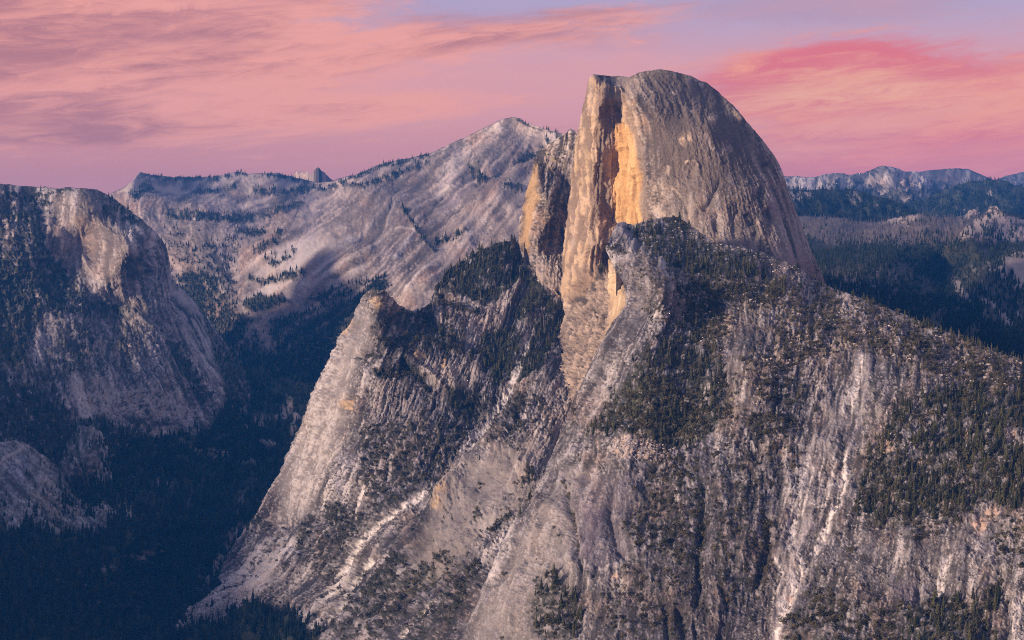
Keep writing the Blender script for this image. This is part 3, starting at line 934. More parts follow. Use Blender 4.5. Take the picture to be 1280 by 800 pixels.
# ---- the rounded dome on the left and its apron
def left_dome():
    L = Land('mountain', [(-170, 252), (-120, 240), (-60, 233), (-14, 229), (10, 229), (20, 231), (40, 232.5), (58, 235), (70, 236.5), (82, 234.5), (95, 236), (110, 236), (122, 236.5), (130, 239.5), (137, 245), (145, 250),
                          (155, 257.5), (165, 264.5), (175, 272), (183, 279.5), (190, 285), (197, 291), (203, 299.5), (208, 310), (211, 322), (212.5, 335), (215.5, 347), (222, 355), (233, 366),
                          (243, 377), (252, 390), (262, 401), (275, 419), (289, 439), (299, 454), (307, 470)],
             [(-170, 690), (-14, 690), (60, 690), (140, 640), (200, 610), (345, 590)], right=[(307, 470), (320, 510), (345, 590)], step=1.35, seed=181, jag=1.0,
             depth=[(-160, 250, 6200), (-160, 450, 5200), (-160, 680, 4400), (0, 229, 6400), (60, 235, 6450), (130, 239, 6400), (170, 268, 6450), (200, 298, 6550), (212, 335, 6600), (192, 340, 6180), (178, 300, 6090), (173, 340, 6000), (120, 255, 6180), (120, 300, 6020), (120, 365, 5900), (150, 385, 5880), (60, 300, 6000), (60, 350, 5880), (200, 380, 6000),
                    (0, 300, 5960), (0, 390, 5680), (0, 450, 5350), (100, 430, 5560), (170, 430, 5640), (200, 430, 5720), (225, 400, 6050), (262, 430, 6000), (300, 468, 5900), (250, 480, 5650),
                    (150, 540, 5080), (60, 540, 4900), (250, 560, 5350), (330, 570, 5600), (0, 560, 4800), (0, 680, 4500), (140, 640, 4850)])
    L.col[:] = (0.205, 0.18, 0.175)
    granite(L, [(90, 260, -.2, 1), (130, 300, .15, 1), (150, 350, .3, 1), (190, 310, .1, 1), (195, 360, .25, 1), (250, 410, .65, 1), (280, 440, .75, 1), (120, 430, .3, 1), (150, 500, .5, .9), (40, 300, .2, 1), (215, 450, .5, 1), (60, 560, .6, .8)],
            1.4, 4.5, 3.8, (11, 30), a_big=3, big=60, contrast=1.45, rib=1.8, ribw=5, cf=1.0)
    # sheer shaded face and its arete, buttress columns, ledges
    L.stepline([(176, 284), (175, 305), (172, 330), (170, 352)], 26, -40, side=-1)
    L.line([(176, 284), (174, 310), (170, 345)], 4, 26)
    for x0, y0, x1, y1, a in ((184, 325, 187, 372, 34), (174, 328, 176, 365, 22), (196, 300, 203, 350, 16), (190, 296, 192, 320, -14), (180, 372, 186, 395, 14), (160, 340, 166, 385, -22), (150, 345, 158, 390, 16), (205, 345, 212, 380, -14)):
        L.line([(x0, y0), ((x0 + x1) / 2, (y0 + y1) / 2 + 1), (x1, y1)], 3.4, a)
    for pts, w, a in (([(96, 262), (104, 290), (108, 325), (118, 350)], 5, 26), ([(112, 262), (122, 300), (132, 345), (140, 372)], 7, -22), ([(62, 240), (50, 262), (55, 300), (80, 340), (100, 372)], 7, -34),
                      ([(108, 392), (140, 382), (170, 392), (190, 410), (205, 440)], 7, 30), ([(110, 420), (122, 400), (150, 395)], 5, -20), ([(185, 385), (205, 420), (230, 460), (262, 510)], 6, -32),
                      ([(170, 400), (175, 440), (172, 480)], 5, 18), ([(80, 440), (120, 435), (150, 445)], 6, -18), ([(80, 480), (130, 475), (165, 490)], 5, 20), ([(225, 372), (245, 395), (265, 425), (290, 460)], 6, 24),
                      ([(220, 372), (235, 410), (255, 440)], 5, -24), ([(10, 420), (15, 470), (5, 530)], 10, -30), ([(30, 425), (32, 460), (45, 480)], 8, 25), ([(40, 480), (70, 500), (95, 530)], 9, -30)):
        L.line(pts, w, a)
    P = L.paint
    P(L.stroke([(104, 268), (106, 295), (110, 322)], 9, breakup=.35), (0.42, .29, .19), .5)
    P(L.mask([(55, 250), (100, 240), (128, 242), (135, 285), (165, 300), (172, 345), (150, 380), (120, 345), (85, 330), (65, 300)], 10), (0.27, .215, .185), .35)
    P(L.mask([(212, 352), (240, 372), (252, 398), (240, 392), (225, 376)], 4), (0.46, .42, .41), .7)
    P(L.mask([(225, 385), (250, 400), (275, 430), (300, 466), (270, 460), (245, 425)], 7) * sstep(-.7, .5, L.s2), (0.46, .42, .41), .7)
    P(L.stroke([(225, 405), (245, 435), (270, 478)], 5, breakup=.5), (0.46, .42, .41), .6)
    P(L.mask([(80, 485), (150, 478), (215, 490), (255, 510), (250, 530), (165, 518), (105, 520)], 8) * sstep(-.6, .6, L.brk), (0.42, .37, .36), .6)
    P(L.mask([(35, 395), (75, 380), (165, 385), (170, 460), (100, 480), (50, 450)], 10) * sstep(0.0, 1.0, L.brk), (0.44, .39, .37), .5)
    P(L.stroke([(176, 288), (190, 296), (204, 308)], 2, breakup=.2), DARK, .5)
    # woods
    f = np.zeros((L.H, L.W), np.float32)
    for pts, w in (([(0, 237), (30, 250), (60, 242), (80, 238), (100, 238)], 3.5), ([(70, 240), (50, 255), (40, 275), (52, 310), (75, 335), (92, 370), (105, 385)], 9), ([(132, 244), (150, 258), (168, 272), (184, 284)], 6.5),
                   ([(150, 270), (166, 278), (180, 284)], 5), ([(0, 262), (30, 268), (45, 275)], 7), ([(55, 345), (70, 355), (85, 372)], 10), ([(130, 255), (134, 270)], 3.5)):
        f = np.maximum(f, L.stroke(pts, w, breakup=.6))
    f = np.maximum(f, L.mask([(-14, 320), (30, 322), (55, 345), (95, 372), (130, 372), (165, 388), (150, 396), (110, 398), (60, 392), (35, 420), (40, 470), (-14, 450)], 9) * sstep(-1.6, -.2, L.brk + .4 * L.fine))
    f = np.maximum(f, 0.85 * L.mask([(-14, 245), (45, 270), (60, 320), (90, 370), (-14, 330)], 8) * sstep(.0, .8, L.brk + .3 * L.brk2))
    f = np.maximum(f, 0.9 * L.mask([(-14, 450), (40, 470), (90, 400), (175, 405), (165, 460), (80, 482), (95, 520), (140, 540), (180, 520), (250, 530), (275, 520), (345, 560), (345, 600), (140, 640), (-14, 690)], 8) * sstep(.35, 1.0, L.brk + .4 * L.brk2))
    f = np.maximum(f, L.mask([(85, 530), (130, 520), (165, 545), (210, 548), (235, 536), (278, 528), (345, 560), (345, 600), (140, 640), (-14, 690), (-14, 480), (40, 480), (75, 510)], 7) * sstep(-1.8, -.9, L.brk))
    f = np.maximum(f, 0.9 * L.stroke([(215, 430), (235, 465), (262, 505)], 7, breakup=.7))
    f = np.maximum(f, 0.9 * L.mask([(258, 403), (280, 430), (300, 460), (312, 470), (325, 520), (280, 500), (265, 440)], 5) * sstep(-.4, .5, L.s2))
    f = f * (1 - .9 * L.mask([(162, 548), (190, 535), (225, 528), (262, 520), (275, 528), (262, 543), (230, 545), (205, 548), (185, 545)], 4))
    P(f, VEG * 1.05, .93)
    L.h += 9 * f * np.abs(L.brk)
    L.veg = f
    L.skirt = (2.6, .45, .4)                                     # it drops away steeply behind its skyline
    LANDS['left'] = L
    return [(L.finish(), M_mid)]


# ---- the low slabs at the left edge, above the valley woods
def left_slabs():
    out = []
    L = Land('cliff', [(-150, 590), (-90, 566), (-40, 556), (-14, 553), (5, 552), (20, 550), (30, 553), (45, 562), (60, 573), (80, 588), (100, 603), (120, 618), (140, 634), (153, 645), (168, 660), (176, 668)],
             [(-150, 712), (176, 712)], step=1.2, seed=191, jag=1.2,
             depth=[(-140, 590, 4600), (-140, 700, 4100), (-10, 552, 4650), (30, 553, 4650), (80, 588, 4680), (120, 618, 4700), (165, 658, 4650), (0, 610, 4450), (60, 640, 4350), (120, 660, 4420), (0, 665, 4250), (60, 668, 4240), (165, 670, 4600), (0, 710, 4180), (60, 710, 4260), (120, 710, 4480), (170, 710, 4700)])
    L.col[:] = (0.20, 0.198, 0.205)
    granite(L, [(20, 560, .8, .7), (80, 610, .85, .65), (130, 645, .85, .6), (30, 640, .7, .7)], 1.5, 4.0, 2.0, (10, 40), contrast=1.1, long=1.5)
    L.line([(0, 575), (20, 565), (35, 555)], 3, 14)
    L.line([(0, 628), (25, 645), (42, 662)], 5, -16)
    L.line([(40, 585), (55, 605), (75, 612)], 5, -20)
    L.line([(60, 590), (90, 620), (140, 655)], 7, 16)
    L.paint(L.stroke([(70, 588), (100, 612), (135, 640)], 7, breakup=.5), (0.42, .38, .36), .6)
    L.paint(L.stroke([(0, 577), (20, 566), (32, 556)], 1.3, breakup=.6), PALE, .7)
    L.paint(L.stroke([(0, 628), (20, 640), (35, 652), (45, 663)], 1.6, breakup=.8), PALE, .7)
    f = L.mask([(-14, 660), (40, 664), (75, 668), (120, 670), (176, 664), (176, 712), (-14, 712)], 3) * 1.0
    f = np.maximum(f, .6 * sstep(.8, 1.6, L.brk + .5 * L.brk2) * sstep(570, 610, L.PY))
    f = np.maximum(f, .7 * L.mask([(-14, 615), (40, 620), (70, 650), (60, 670), (-14, 665)], 8) * sstep(.1, .9, L.brk))
    L.paint(f, VEG, .9)
    L.veg = f
    LANDS['slab_a'] = L
    out.append((L.finish(), M_mid))
    L = Land('cliff', [(40, 580), (50, 566), (62, 548), (75, 538), (86, 534.5), (100, 530.5), (115, 533), (126, 540), (132, 552), (138, 570), (140, 590)],
             [(40, 640), (140, 640)], step=1.2, seed=201, jag=4.0,
             depth=[(42, 580, 4850), (100, 530, 4980), (138, 570, 4950), (90, 570, 4800), (60, 570, 4850), (42, 640, 4600), (138, 640, 4600), (90, 610, 4640), (115, 570, 4700)])
    L.col[:] = (0.19, 0.178, 0.172)
    granite(L, [(90, 570, .3, 1)], 1.4, 4.0, 4.0, (9, 26), contrast=1.1)
    L.line([(108, 536), (116, 560), (122, 590)], 4, 18)
    L.line([(98, 545), (106, 570), (112, 600)], 4, -15)
    f = .9 * sstep(-.5, .5, L.brk + .5 * L.brk2) + L.mask([(40, 590), (80, 606), (140, 602), (140, 640), (40, 640)], 5)
    L.paint(np.clip(f, 0, 1), VEG, .9)
    L.veg = np.clip(f, 0, 1)
    LANDS['slab_b'] = L
    out.append((L.finish(), M_mid))
    return out


# ---- the wooded valley
def valley():
    L = Land('valley_floor', [(-170, 600), (-14, 590), (60, 585), (100, 570), (135, 558), (165, 548), (190, 547), (215, 546), (240, 544), (265, 540), (280, 515), (290, 490), (305, 470), (318, 456), (332, 460), (348, 470), (370, 476), (395, 484), (440, 530)],
             [(-170, 830), (440, 830)], step=1.7, seed=211, jag=1.5,
             depth=[(-160, 600, 4700), (-160, 700, 4000), (-160, 825, 3550), (-10, 592, 4760), (60, 590, 4760), (130, 560, 5050), (165, 548, 5120), (215, 546, 5220), (265, 540, 5320), (290, 490, 5900), (318, 458, 6300), (395, 484, 5800), (0, 664, 4240), (60, 668, 4240), (120, 668, 4380), (165, 662, 4480),
                    (200, 600, 5000), (300, 560, 5500), (350, 540, 5500), (300, 620, 5000), (250, 650, 4800), (200, 700, 4600), (100, 700, 4150), (0, 700, 4050), (0, 810, 3650), (100, 810, 3750), (200, 760, 4400), (230, 785, 4230), (200, 810, 4050),
                    (280, 700, 4650), (300, 765, 4020), (350, 775, 3860), (300, 810, 3800), (400, 800, 3680), (440, 825, 3500), (400, 560, 5300)])
    L.col[:] = VEG * 1.0
    L.flow([(200, 650, 0, 1), (350, 520, -.6, .8), (100, 600, .5, .8), (300, 700, -.5, .8)])
    st = L.streak(0.9, 4, 3)
    L.h += (9 * norm(fbm(L.PX / 30, L.PY / 14, 9, 4)) + 4 * st).astype(np.float32)
    L.col *= (1 + 0.22 * st[..., None])
    r = np.zeros((L.H, L.W), np.float32)
    for p in ([(314, 522), (328, 516), (340, 516), (336, 526), (326, 534), (318, 530)], [(328, 556), (350, 550), (352, 558), (335, 562)], [(240, 563), (252, 560), (250, 568)], [(258, 562), (280, 560), (290, 570), (272, 576), (260, 572)],
              [(195, 597), (210, 600), (214, 611), (205, 606)], [(296, 624), (306, 618), (304, 626)], [(292, 634), (306, 630), (296, 640)], [(122, 714), (134, 700), (142, 708), (132, 716)], [(158, 716), (164, 720), (160, 724)], [(168, 694), (200, 680), (206, 682), (180, 698)],
              [(340, 520), (362, 500), (368, 506), (350, 524)], [(360, 540), (372, 520), (378, 528), (366, 548)], [(292, 580), (318, 578), (300, 584)], [(147, 640), (152, 633), (160, 631), (168, 638), (168, 645), (158, 643)]):
        r = np.maximum(r, L.mask(p, 2.5) * sstep(-.6, .4, L.brk))
    for p, w in (([(130, 712), (150, 704), (172, 694), (195, 683), (203, 680)], 1.5), ([(92, 731), (120, 728), (150, 722)], 1.2), ([(215, 545), (240, 560), (260, 566)], 1.5)):
        r = np.maximum(r, .7 * L.stroke(p, w, breakup=1.0))
    sl = L.mask([(245, 735), (270, 690), (298, 655), (310, 660), (285, 705), (268, 720)], 5) * sstep(-.6, .5, L.brk)
    r = np.maximum(r, .8 * sl)
    L.paint(r, (0.36, .32, .32), .85)
    L.veg = (1 - r) * (0.75 + 0.25 * sstep(-1, 0.5, L.brk2))
    LANDS['valley'] = L
    return [(L.finish(), M_mid)]


# ---- the great dome: sheer face with its recess, rounded flank
def great_dome():
    out = []
    # left wing of the face, set back
    L = Land('cliff', [(667, 198), (672, 190), (679, 185), (686, 180), (692, 176), (699, 172), (705, 169), (709, 165), (713, 162.5), (717, 164.5), (722, 172), (740, 190)],
             [(650, 345), (668, 352), (690, 372), (708, 394), (740, 420)],
             left=[(667, 198), (665, 215), (661, 228), (657, 240), (653, 258), (650, 275), (648, 292), (650, 310), (654, 325), (650, 345)], step=1.1, seed=221, jag=1.0,
             depth=[(667, 198, 4720), (690, 177, 4660), (715, 163, 4640), (740, 190, 4560), (649, 290, 4760), (656, 250, 4720), (668, 250, 4560), (672, 220, 4570), (690, 220, 4560), (712, 220, 4600), (740, 250, 4560), (655, 325, 4640),
                    (664, 300, 4510), (690, 300, 4480), (712, 300, 4500), (740, 320, 4450), (690, 370, 4380), (720, 400, 4350), (668, 345, 4480), (740, 420, 4300)], c=25)
    L.col[:] = (0.23, 0.185, 0.155)
    granite(L, [(660, 250, -.25, 1), (690, 250, -.08, 1), (690, 330, -.15, 1)], 1.8, 4.5, 3.5, (7, 40), contrast=1.25)
    for pts, w, a in (([(672, 200), (671, 250), (664, 310)], 3.5, 12), ([(682, 190), (680, 240), (676, 290)], 3, -12), ([(695, 180), (694, 230), (690, 300)], 4, 9), ([(705, 175), (703, 240), (700, 320)], 3, -12)):
        L.line(pts, w, a)
    L.paint(L.mask([(664, 205), (671, 200), (672, 250), (664, 300), (656, 325), (650, 300), (654, 258)], 4), (0.55, .36, .17), .75)
    L.paint(L.stroke([(655, 262), (652, 290), (655, 318)], 2.5, breakup=.8), DARK, .5)
    L.paint(L.mask([(676, 190), (712, 170), (716, 210), (700, 225), (676, 215)], 6) * sstep(-.2, .7, L.brk), (0.10, .085, .06), .8)
    L.paint(L.mask([(676, 215), (712, 215), (706, 290), (680, 280)], 8) * sstep(.1, 1.1, L.brk + .4 * L.s2), DARK, .6)
    L.paint(L.mask([(690, 195), (706, 205), (700, 220), (685, 214)], 4) * sstep(.2, .9, L.brk), (0.45, .33, .18), .6)
    L.paint(L.mask([(655, 330), (690, 330), (712, 390), (690, 380), (665, 350)], 6) * sstep(-.6, .6, L.brk), (0.44, .34, .26), .5)
    L.veg = .35 * L.mask([(676, 188), (712, 170), (716, 205), (680, 210)], 4) * sstep(.3, .8, L.brk)
    LANDS['wing'] = L
    out.append((L.finish(), M_near))

    L = Land('mountain', [(736, 97), (739, 94), (743, 93), (750, 94), (760, 95), (772, 95.5), (785, 96.5), (791, 94), (798, 91), (808, 88.5), (817, 87.3), (826, 87.2), (836, 88.5), (846, 90.2), (857, 93), (868, 97), (878, 101.5),
                          (887, 106), (895, 111.5), (902, 119), (909, 124.5), (916, 131), (922, 138.5), (929, 147), (937, 156), (945, 165.5), (953, 174.5), (961, 184.5), (968, 194.5), (973, 203), (978, 214), (982, 226), (987, 240), (992, 255), (998, 271),
                          (1004, 287), (1010, 303), (1017, 320), (1024, 337), (1031, 351), (1040, 368)],
             [(675, 520), (700, 530), (740, 500), (790, 420), (840, 380), (1040, 420)],
             left=[(736, 97), (734, 104), (733, 112), (731, 122), (727.5, 138), (724.5, 152), (721.5, 167), (718.5, 185), (716.5, 200), (714, 220), (711.5, 245), (709, 268), (706.5, 290), (704, 315), (701.5, 340), (700.5, 360), (702, 376), (706, 392), (699, 415), (690, 435), (682, 465), (675, 520)],
             step=1.05, seed=231, jag=1.1,
             depth=[(736, 97, 4300), (760, 95, 4340), (785, 96, 4380), (820, 88, 4400), (860, 94, 4420), (900, 118, 4420), (930, 148, 4280), (960, 184, 4210), (980, 222, 4150), (1000, 277, 4110), (1030, 350, 4080), (1040, 368, 4080), (1035, 415, 4020),
                    (733, 115, 4330), (722, 165, 4370), (714, 220, 4380), (709, 268, 4380), (703, 330, 4370), (701, 370, 4340),
                    (745, 115, 4245), (737, 165, 4265), (730, 230, 4265), (724, 290, 4250), (718, 350, 4200), (700, 430, 4090), (684, 480, 4030), (676, 518, 3960),
                    (752, 140, 4225), (750, 200, 4215), (747, 260, 4205), (742, 330, 4160), (733, 390, 4050), (718, 440, 3960), (705, 490, 3860), (710, 528, 3780),
                    (762, 140, 4238), (762, 200, 4236), (762, 260, 4230), (758, 320, 4180), (754, 310, 4170),
                    (769, 180, 4236), (769, 230, 4242), (768, 280, 4236), (786, 160, 4195), (786, 220, 4182), (785, 275, 4170), (801, 200, 4100), (804, 270, 4085), (790, 125, 4200), (800, 150, 4130), (797, 104, 4320),
                    (812, 180, 4080), (815, 240, 4055), (815, 280, 4030), (830, 120, 4220), (850, 150, 4110), (850, 200, 4020), (850, 260, 3950), (890, 200, 4010), (890, 150, 4130), (890, 260, 3915), (900, 310, 3840), (850, 300, 3890),
                    (935, 220, 4015), (940, 270, 3930), (950, 320, 3850), (960, 250, 3990), (972, 300, 3905), (1000, 330, 3930), (985, 345, 3860), (840, 375, 3800), (950, 390, 3800),
                    (750, 360, 4050), (764, 340, 4020), (770, 360, 3880), (764, 390, 3850), (776, 390, 3700), (752, 430, 3740), (785, 370, 3640), (740, 470, 3640), (730, 500, 3580), (788, 418, 3500)], c=16)
    L.col[:] = (0.205, 0.162, 0.128)
    granite(L, [(735, 130, -.08, 1), (730, 250, -.09, 1), (725, 350, -.12, 1), (785, 200, 0, 1), (785, 270, .03, 1), (820, 110, .55, .8), (850, 200, .08, 1), (900, 150, .45, 1), (900, 250, .15, 1), (950, 220, .45, 1), (960, 300, .3, 1), (830, 260, .05, 1), (750, 420, -.45, 1), (715, 440, -.4, 1), (770, 350, -.15, 1)],
            1.5, 2.2, 3.0, (16, 44), contrast=1.2, rib=.4, ribw=7, wobble=.07)
    P = L.paint
    face = L.mask([(733, 90), (750, 100), (775, 112), (790, 130), (800, 150), (806, 200), (808, 280), (790, 330), (760, 400), (730, 520), (670, 520), (690, 400)], 4, warp=.3)
    L.h += L.mpp * face * (1.0 * L.s1 + 1.1 * np.tanh(3 * L.s2) + .25 * np.tanh(3 * L.s3))
    P(face * sstep(.5, 1.6, -L.s2), DARK, .7)
    # pillar, dark recess, golden panel, arete
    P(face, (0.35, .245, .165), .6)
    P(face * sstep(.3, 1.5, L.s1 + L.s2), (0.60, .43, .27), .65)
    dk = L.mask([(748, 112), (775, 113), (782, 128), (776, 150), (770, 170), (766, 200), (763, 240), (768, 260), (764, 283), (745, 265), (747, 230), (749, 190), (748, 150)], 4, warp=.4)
    P(dk, (0.15, .112, .086), .6)  # shaded side of the recess, its dark painted into the rock colour
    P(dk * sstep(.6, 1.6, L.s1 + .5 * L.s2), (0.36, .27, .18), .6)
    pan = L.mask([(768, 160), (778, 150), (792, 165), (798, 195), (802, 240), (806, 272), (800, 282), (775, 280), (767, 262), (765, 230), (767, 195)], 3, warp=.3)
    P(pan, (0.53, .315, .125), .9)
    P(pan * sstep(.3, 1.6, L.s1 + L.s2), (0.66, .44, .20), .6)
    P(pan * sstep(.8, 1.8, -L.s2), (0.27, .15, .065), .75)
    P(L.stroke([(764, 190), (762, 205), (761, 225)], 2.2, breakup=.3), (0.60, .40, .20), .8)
    P(L.mask([(735, 96), (750, 96), (756, 104), (750, 112), (737, 108)], 3), (0.45, .32, .20), .6)
    P(L.mask([(716, 190), (726, 180), (740, 190), (735, 240), (715, 250)], 6) * sstep(-.2, 1, L.s1), (0.52, .38, .22), .5)
    P(L.mask([(760, 98), (784, 98), (803, 100), (806, 112), (790, 124), (778, 112)], 4), (0.44, .36, .29), .6)
    L.lk = 0.9
    L.line([(752, 106), (770, 110), (786, 122), (794, 140), (803, 165), (808, 200), (810, 250)], 2.0, 6)
    P(L.stroke([(782, 118), (790, 135), (800, 158), (806, 178)], 1.8, breakup=.4), (0.52, .44, .36), .7)
    P(L.stroke([(795, 132), (803, 152), (808, 172)], 1.2, breakup=.2), DARK * .6, .8)
    P(L.mask([(797, 170), (806, 185), (809, 280), (803, 275), (802, 235)], 2.5, warp=.3), (0.24, .19, .155), .8)
    # golden cliff under the foot of the dome
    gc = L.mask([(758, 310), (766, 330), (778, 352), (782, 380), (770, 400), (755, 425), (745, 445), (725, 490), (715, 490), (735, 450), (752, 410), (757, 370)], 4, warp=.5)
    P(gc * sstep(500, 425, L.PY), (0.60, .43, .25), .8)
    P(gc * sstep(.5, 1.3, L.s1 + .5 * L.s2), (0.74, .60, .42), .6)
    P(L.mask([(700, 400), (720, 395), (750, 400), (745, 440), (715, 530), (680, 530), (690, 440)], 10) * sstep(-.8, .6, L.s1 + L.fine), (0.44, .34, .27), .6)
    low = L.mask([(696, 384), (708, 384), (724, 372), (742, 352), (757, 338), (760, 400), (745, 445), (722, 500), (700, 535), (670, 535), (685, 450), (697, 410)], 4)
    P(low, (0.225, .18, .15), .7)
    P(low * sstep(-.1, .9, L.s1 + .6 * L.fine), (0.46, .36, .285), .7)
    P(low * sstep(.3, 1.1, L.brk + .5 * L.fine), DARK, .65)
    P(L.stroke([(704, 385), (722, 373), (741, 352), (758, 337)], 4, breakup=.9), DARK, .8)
    P(L.stroke([(701, 372), (705, 380), (712, 384)], 2.5, breakup=.3), (0.6, .48, .36), .8)
    L.h -= (6 * low * np.abs(L.brk)).astype(np.float32)
    L.calm(.25 * L.mask([(812, 95), (860, 92), (930, 150), (985, 240), (1035, 355), (880, 300), (815, 270), (810, 180)], 10), 2.5)
    # dark brown varnish on the top of the flank, paler below
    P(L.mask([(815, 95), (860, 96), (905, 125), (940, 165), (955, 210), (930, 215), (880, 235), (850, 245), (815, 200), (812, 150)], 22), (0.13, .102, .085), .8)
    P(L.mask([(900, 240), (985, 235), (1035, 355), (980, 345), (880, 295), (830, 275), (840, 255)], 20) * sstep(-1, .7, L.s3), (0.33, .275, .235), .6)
    for pts, w, c in (([(848, 178), (858, 173), (866, 172)], 4.5, (0.50, .37, .26)), ([(884, 145), (893, 146), (898, 148)], 4, (0.50, .42, .34)), ([(912, 137), (920, 144), (928, 150)], 2.5, (0.56, .43, .29)), ([(855, 135), (870, 140)], 2.5, (0.42, .35, .29)),
                      ([(838, 115), (850, 116)], 2.2, (0.45, .38, .32)), ([(855, 206), (862, 200), (870, 203), (875, 210)], 1.7, (0.58, .46, .34)), ([(893, 195), (905, 188), (918, 184)], 4, (0.37, .30, .255)), ([(880, 165), (892, 190)], 3, (0.34, .28, .24)),
                      ([(836, 232), (848, 245), (856, 262), (862, 278)], 2, (0.50, .40, .32)), ([(815, 255), (830, 270), (842, 274)], 4, (0.46, .37, .29)), ([(835, 205), (832, 220)], 3, (0.44, .35, .28))):
        P(L.stroke(pts, w, breakup=.6), c, .75)
    P(L.stroke([(843, 240), (852, 252), (858, 268)], 2.2, breakup=.4), DARK, .7)
    P(L.stroke([(902, 222), (890, 245), (880, 262), (876, 280)], 3.0, breakup=.6), (0.15, .125, .11), .7)
    P(L.stroke([(895, 275), (896, 292)], 5, breakup=.5), DARK, .6)
    P(L.mask([(852, 212), (862, 204), (874, 210), (876, 226), (862, 236), (853, 226)], 4), (0.215, .175, .15), .6)
    P(L.stroke([(953, 204), (958, 203), (964, 205)], 2.0, breakup=.2), (0.06, .045, .035), .9)
    for pts, w, a in (([(853, 215), (860, 203), (870, 204), (876, 212)], 2.2, 10), ([(862, 210), (862, 222)], 6, -9), ([(838, 232), (848, 246), (857, 262), (862, 280)], 2.6, -11), ([(826, 245), (836, 262), (846, 276)], 2.5, -9),
                      ([(902, 220), (890, 246), (878, 266)], 4, -11), ([(925, 250), (918, 275), (920, 300)], 5, -7), ([(945, 235), (955, 262), (965, 300)], 4, -7), ([(953, 205), (965, 206)], 2.5, -10), ([(898, 262), (896, 290)], 5, -12),
                      ([(930, 268), (938, 278), (950, 276)], 3, -8), ([(940, 290), (946, 303)], 4, -9), ([(910, 128), (922, 142), (932, 152)], 3, 10), ([(815, 205), (818, 240), (812, 275)], 3, -8), ([(880, 150), (895, 190), (905, 220)], 5, 6),
                      ([(755, 130), (757, 200), (754, 260)], 3, -8), ([(738, 130), (734, 200), (728, 280)], 3.5, 7), ([(728, 180), (723, 250), (715, 330)], 3, -7), ([(745, 285), (740, 330), (733, 370)], 4, -9), ([(745, 350), (735, 400), (715, 450)], 4, -12),
                      ([(722, 350), (728, 375), (715, 400)], 4, -10), ([(780, 160), (781, 220), (782, 275)], 2.5, -6), ([(792, 180), (795, 230), (797, 275)], 2.5, 5), ([(757, 318), (759, 360), (752, 420)], 2, -8), ([(740, 345), (748, 355)], 4, -8)):
        L.line(pts, w, a, warp=.5)
    L.veg = np.maximum(L.stroke([(748, 335), (752, 340)], 5, breakup=0, taper=.01), .4 * L.stroke([(738, 348), (748, 352)], 5) * sstep(.2, .8, L.brk))
    P(L.veg, VEG, .8)
    LANDS['dome'] = L
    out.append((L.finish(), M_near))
    return out


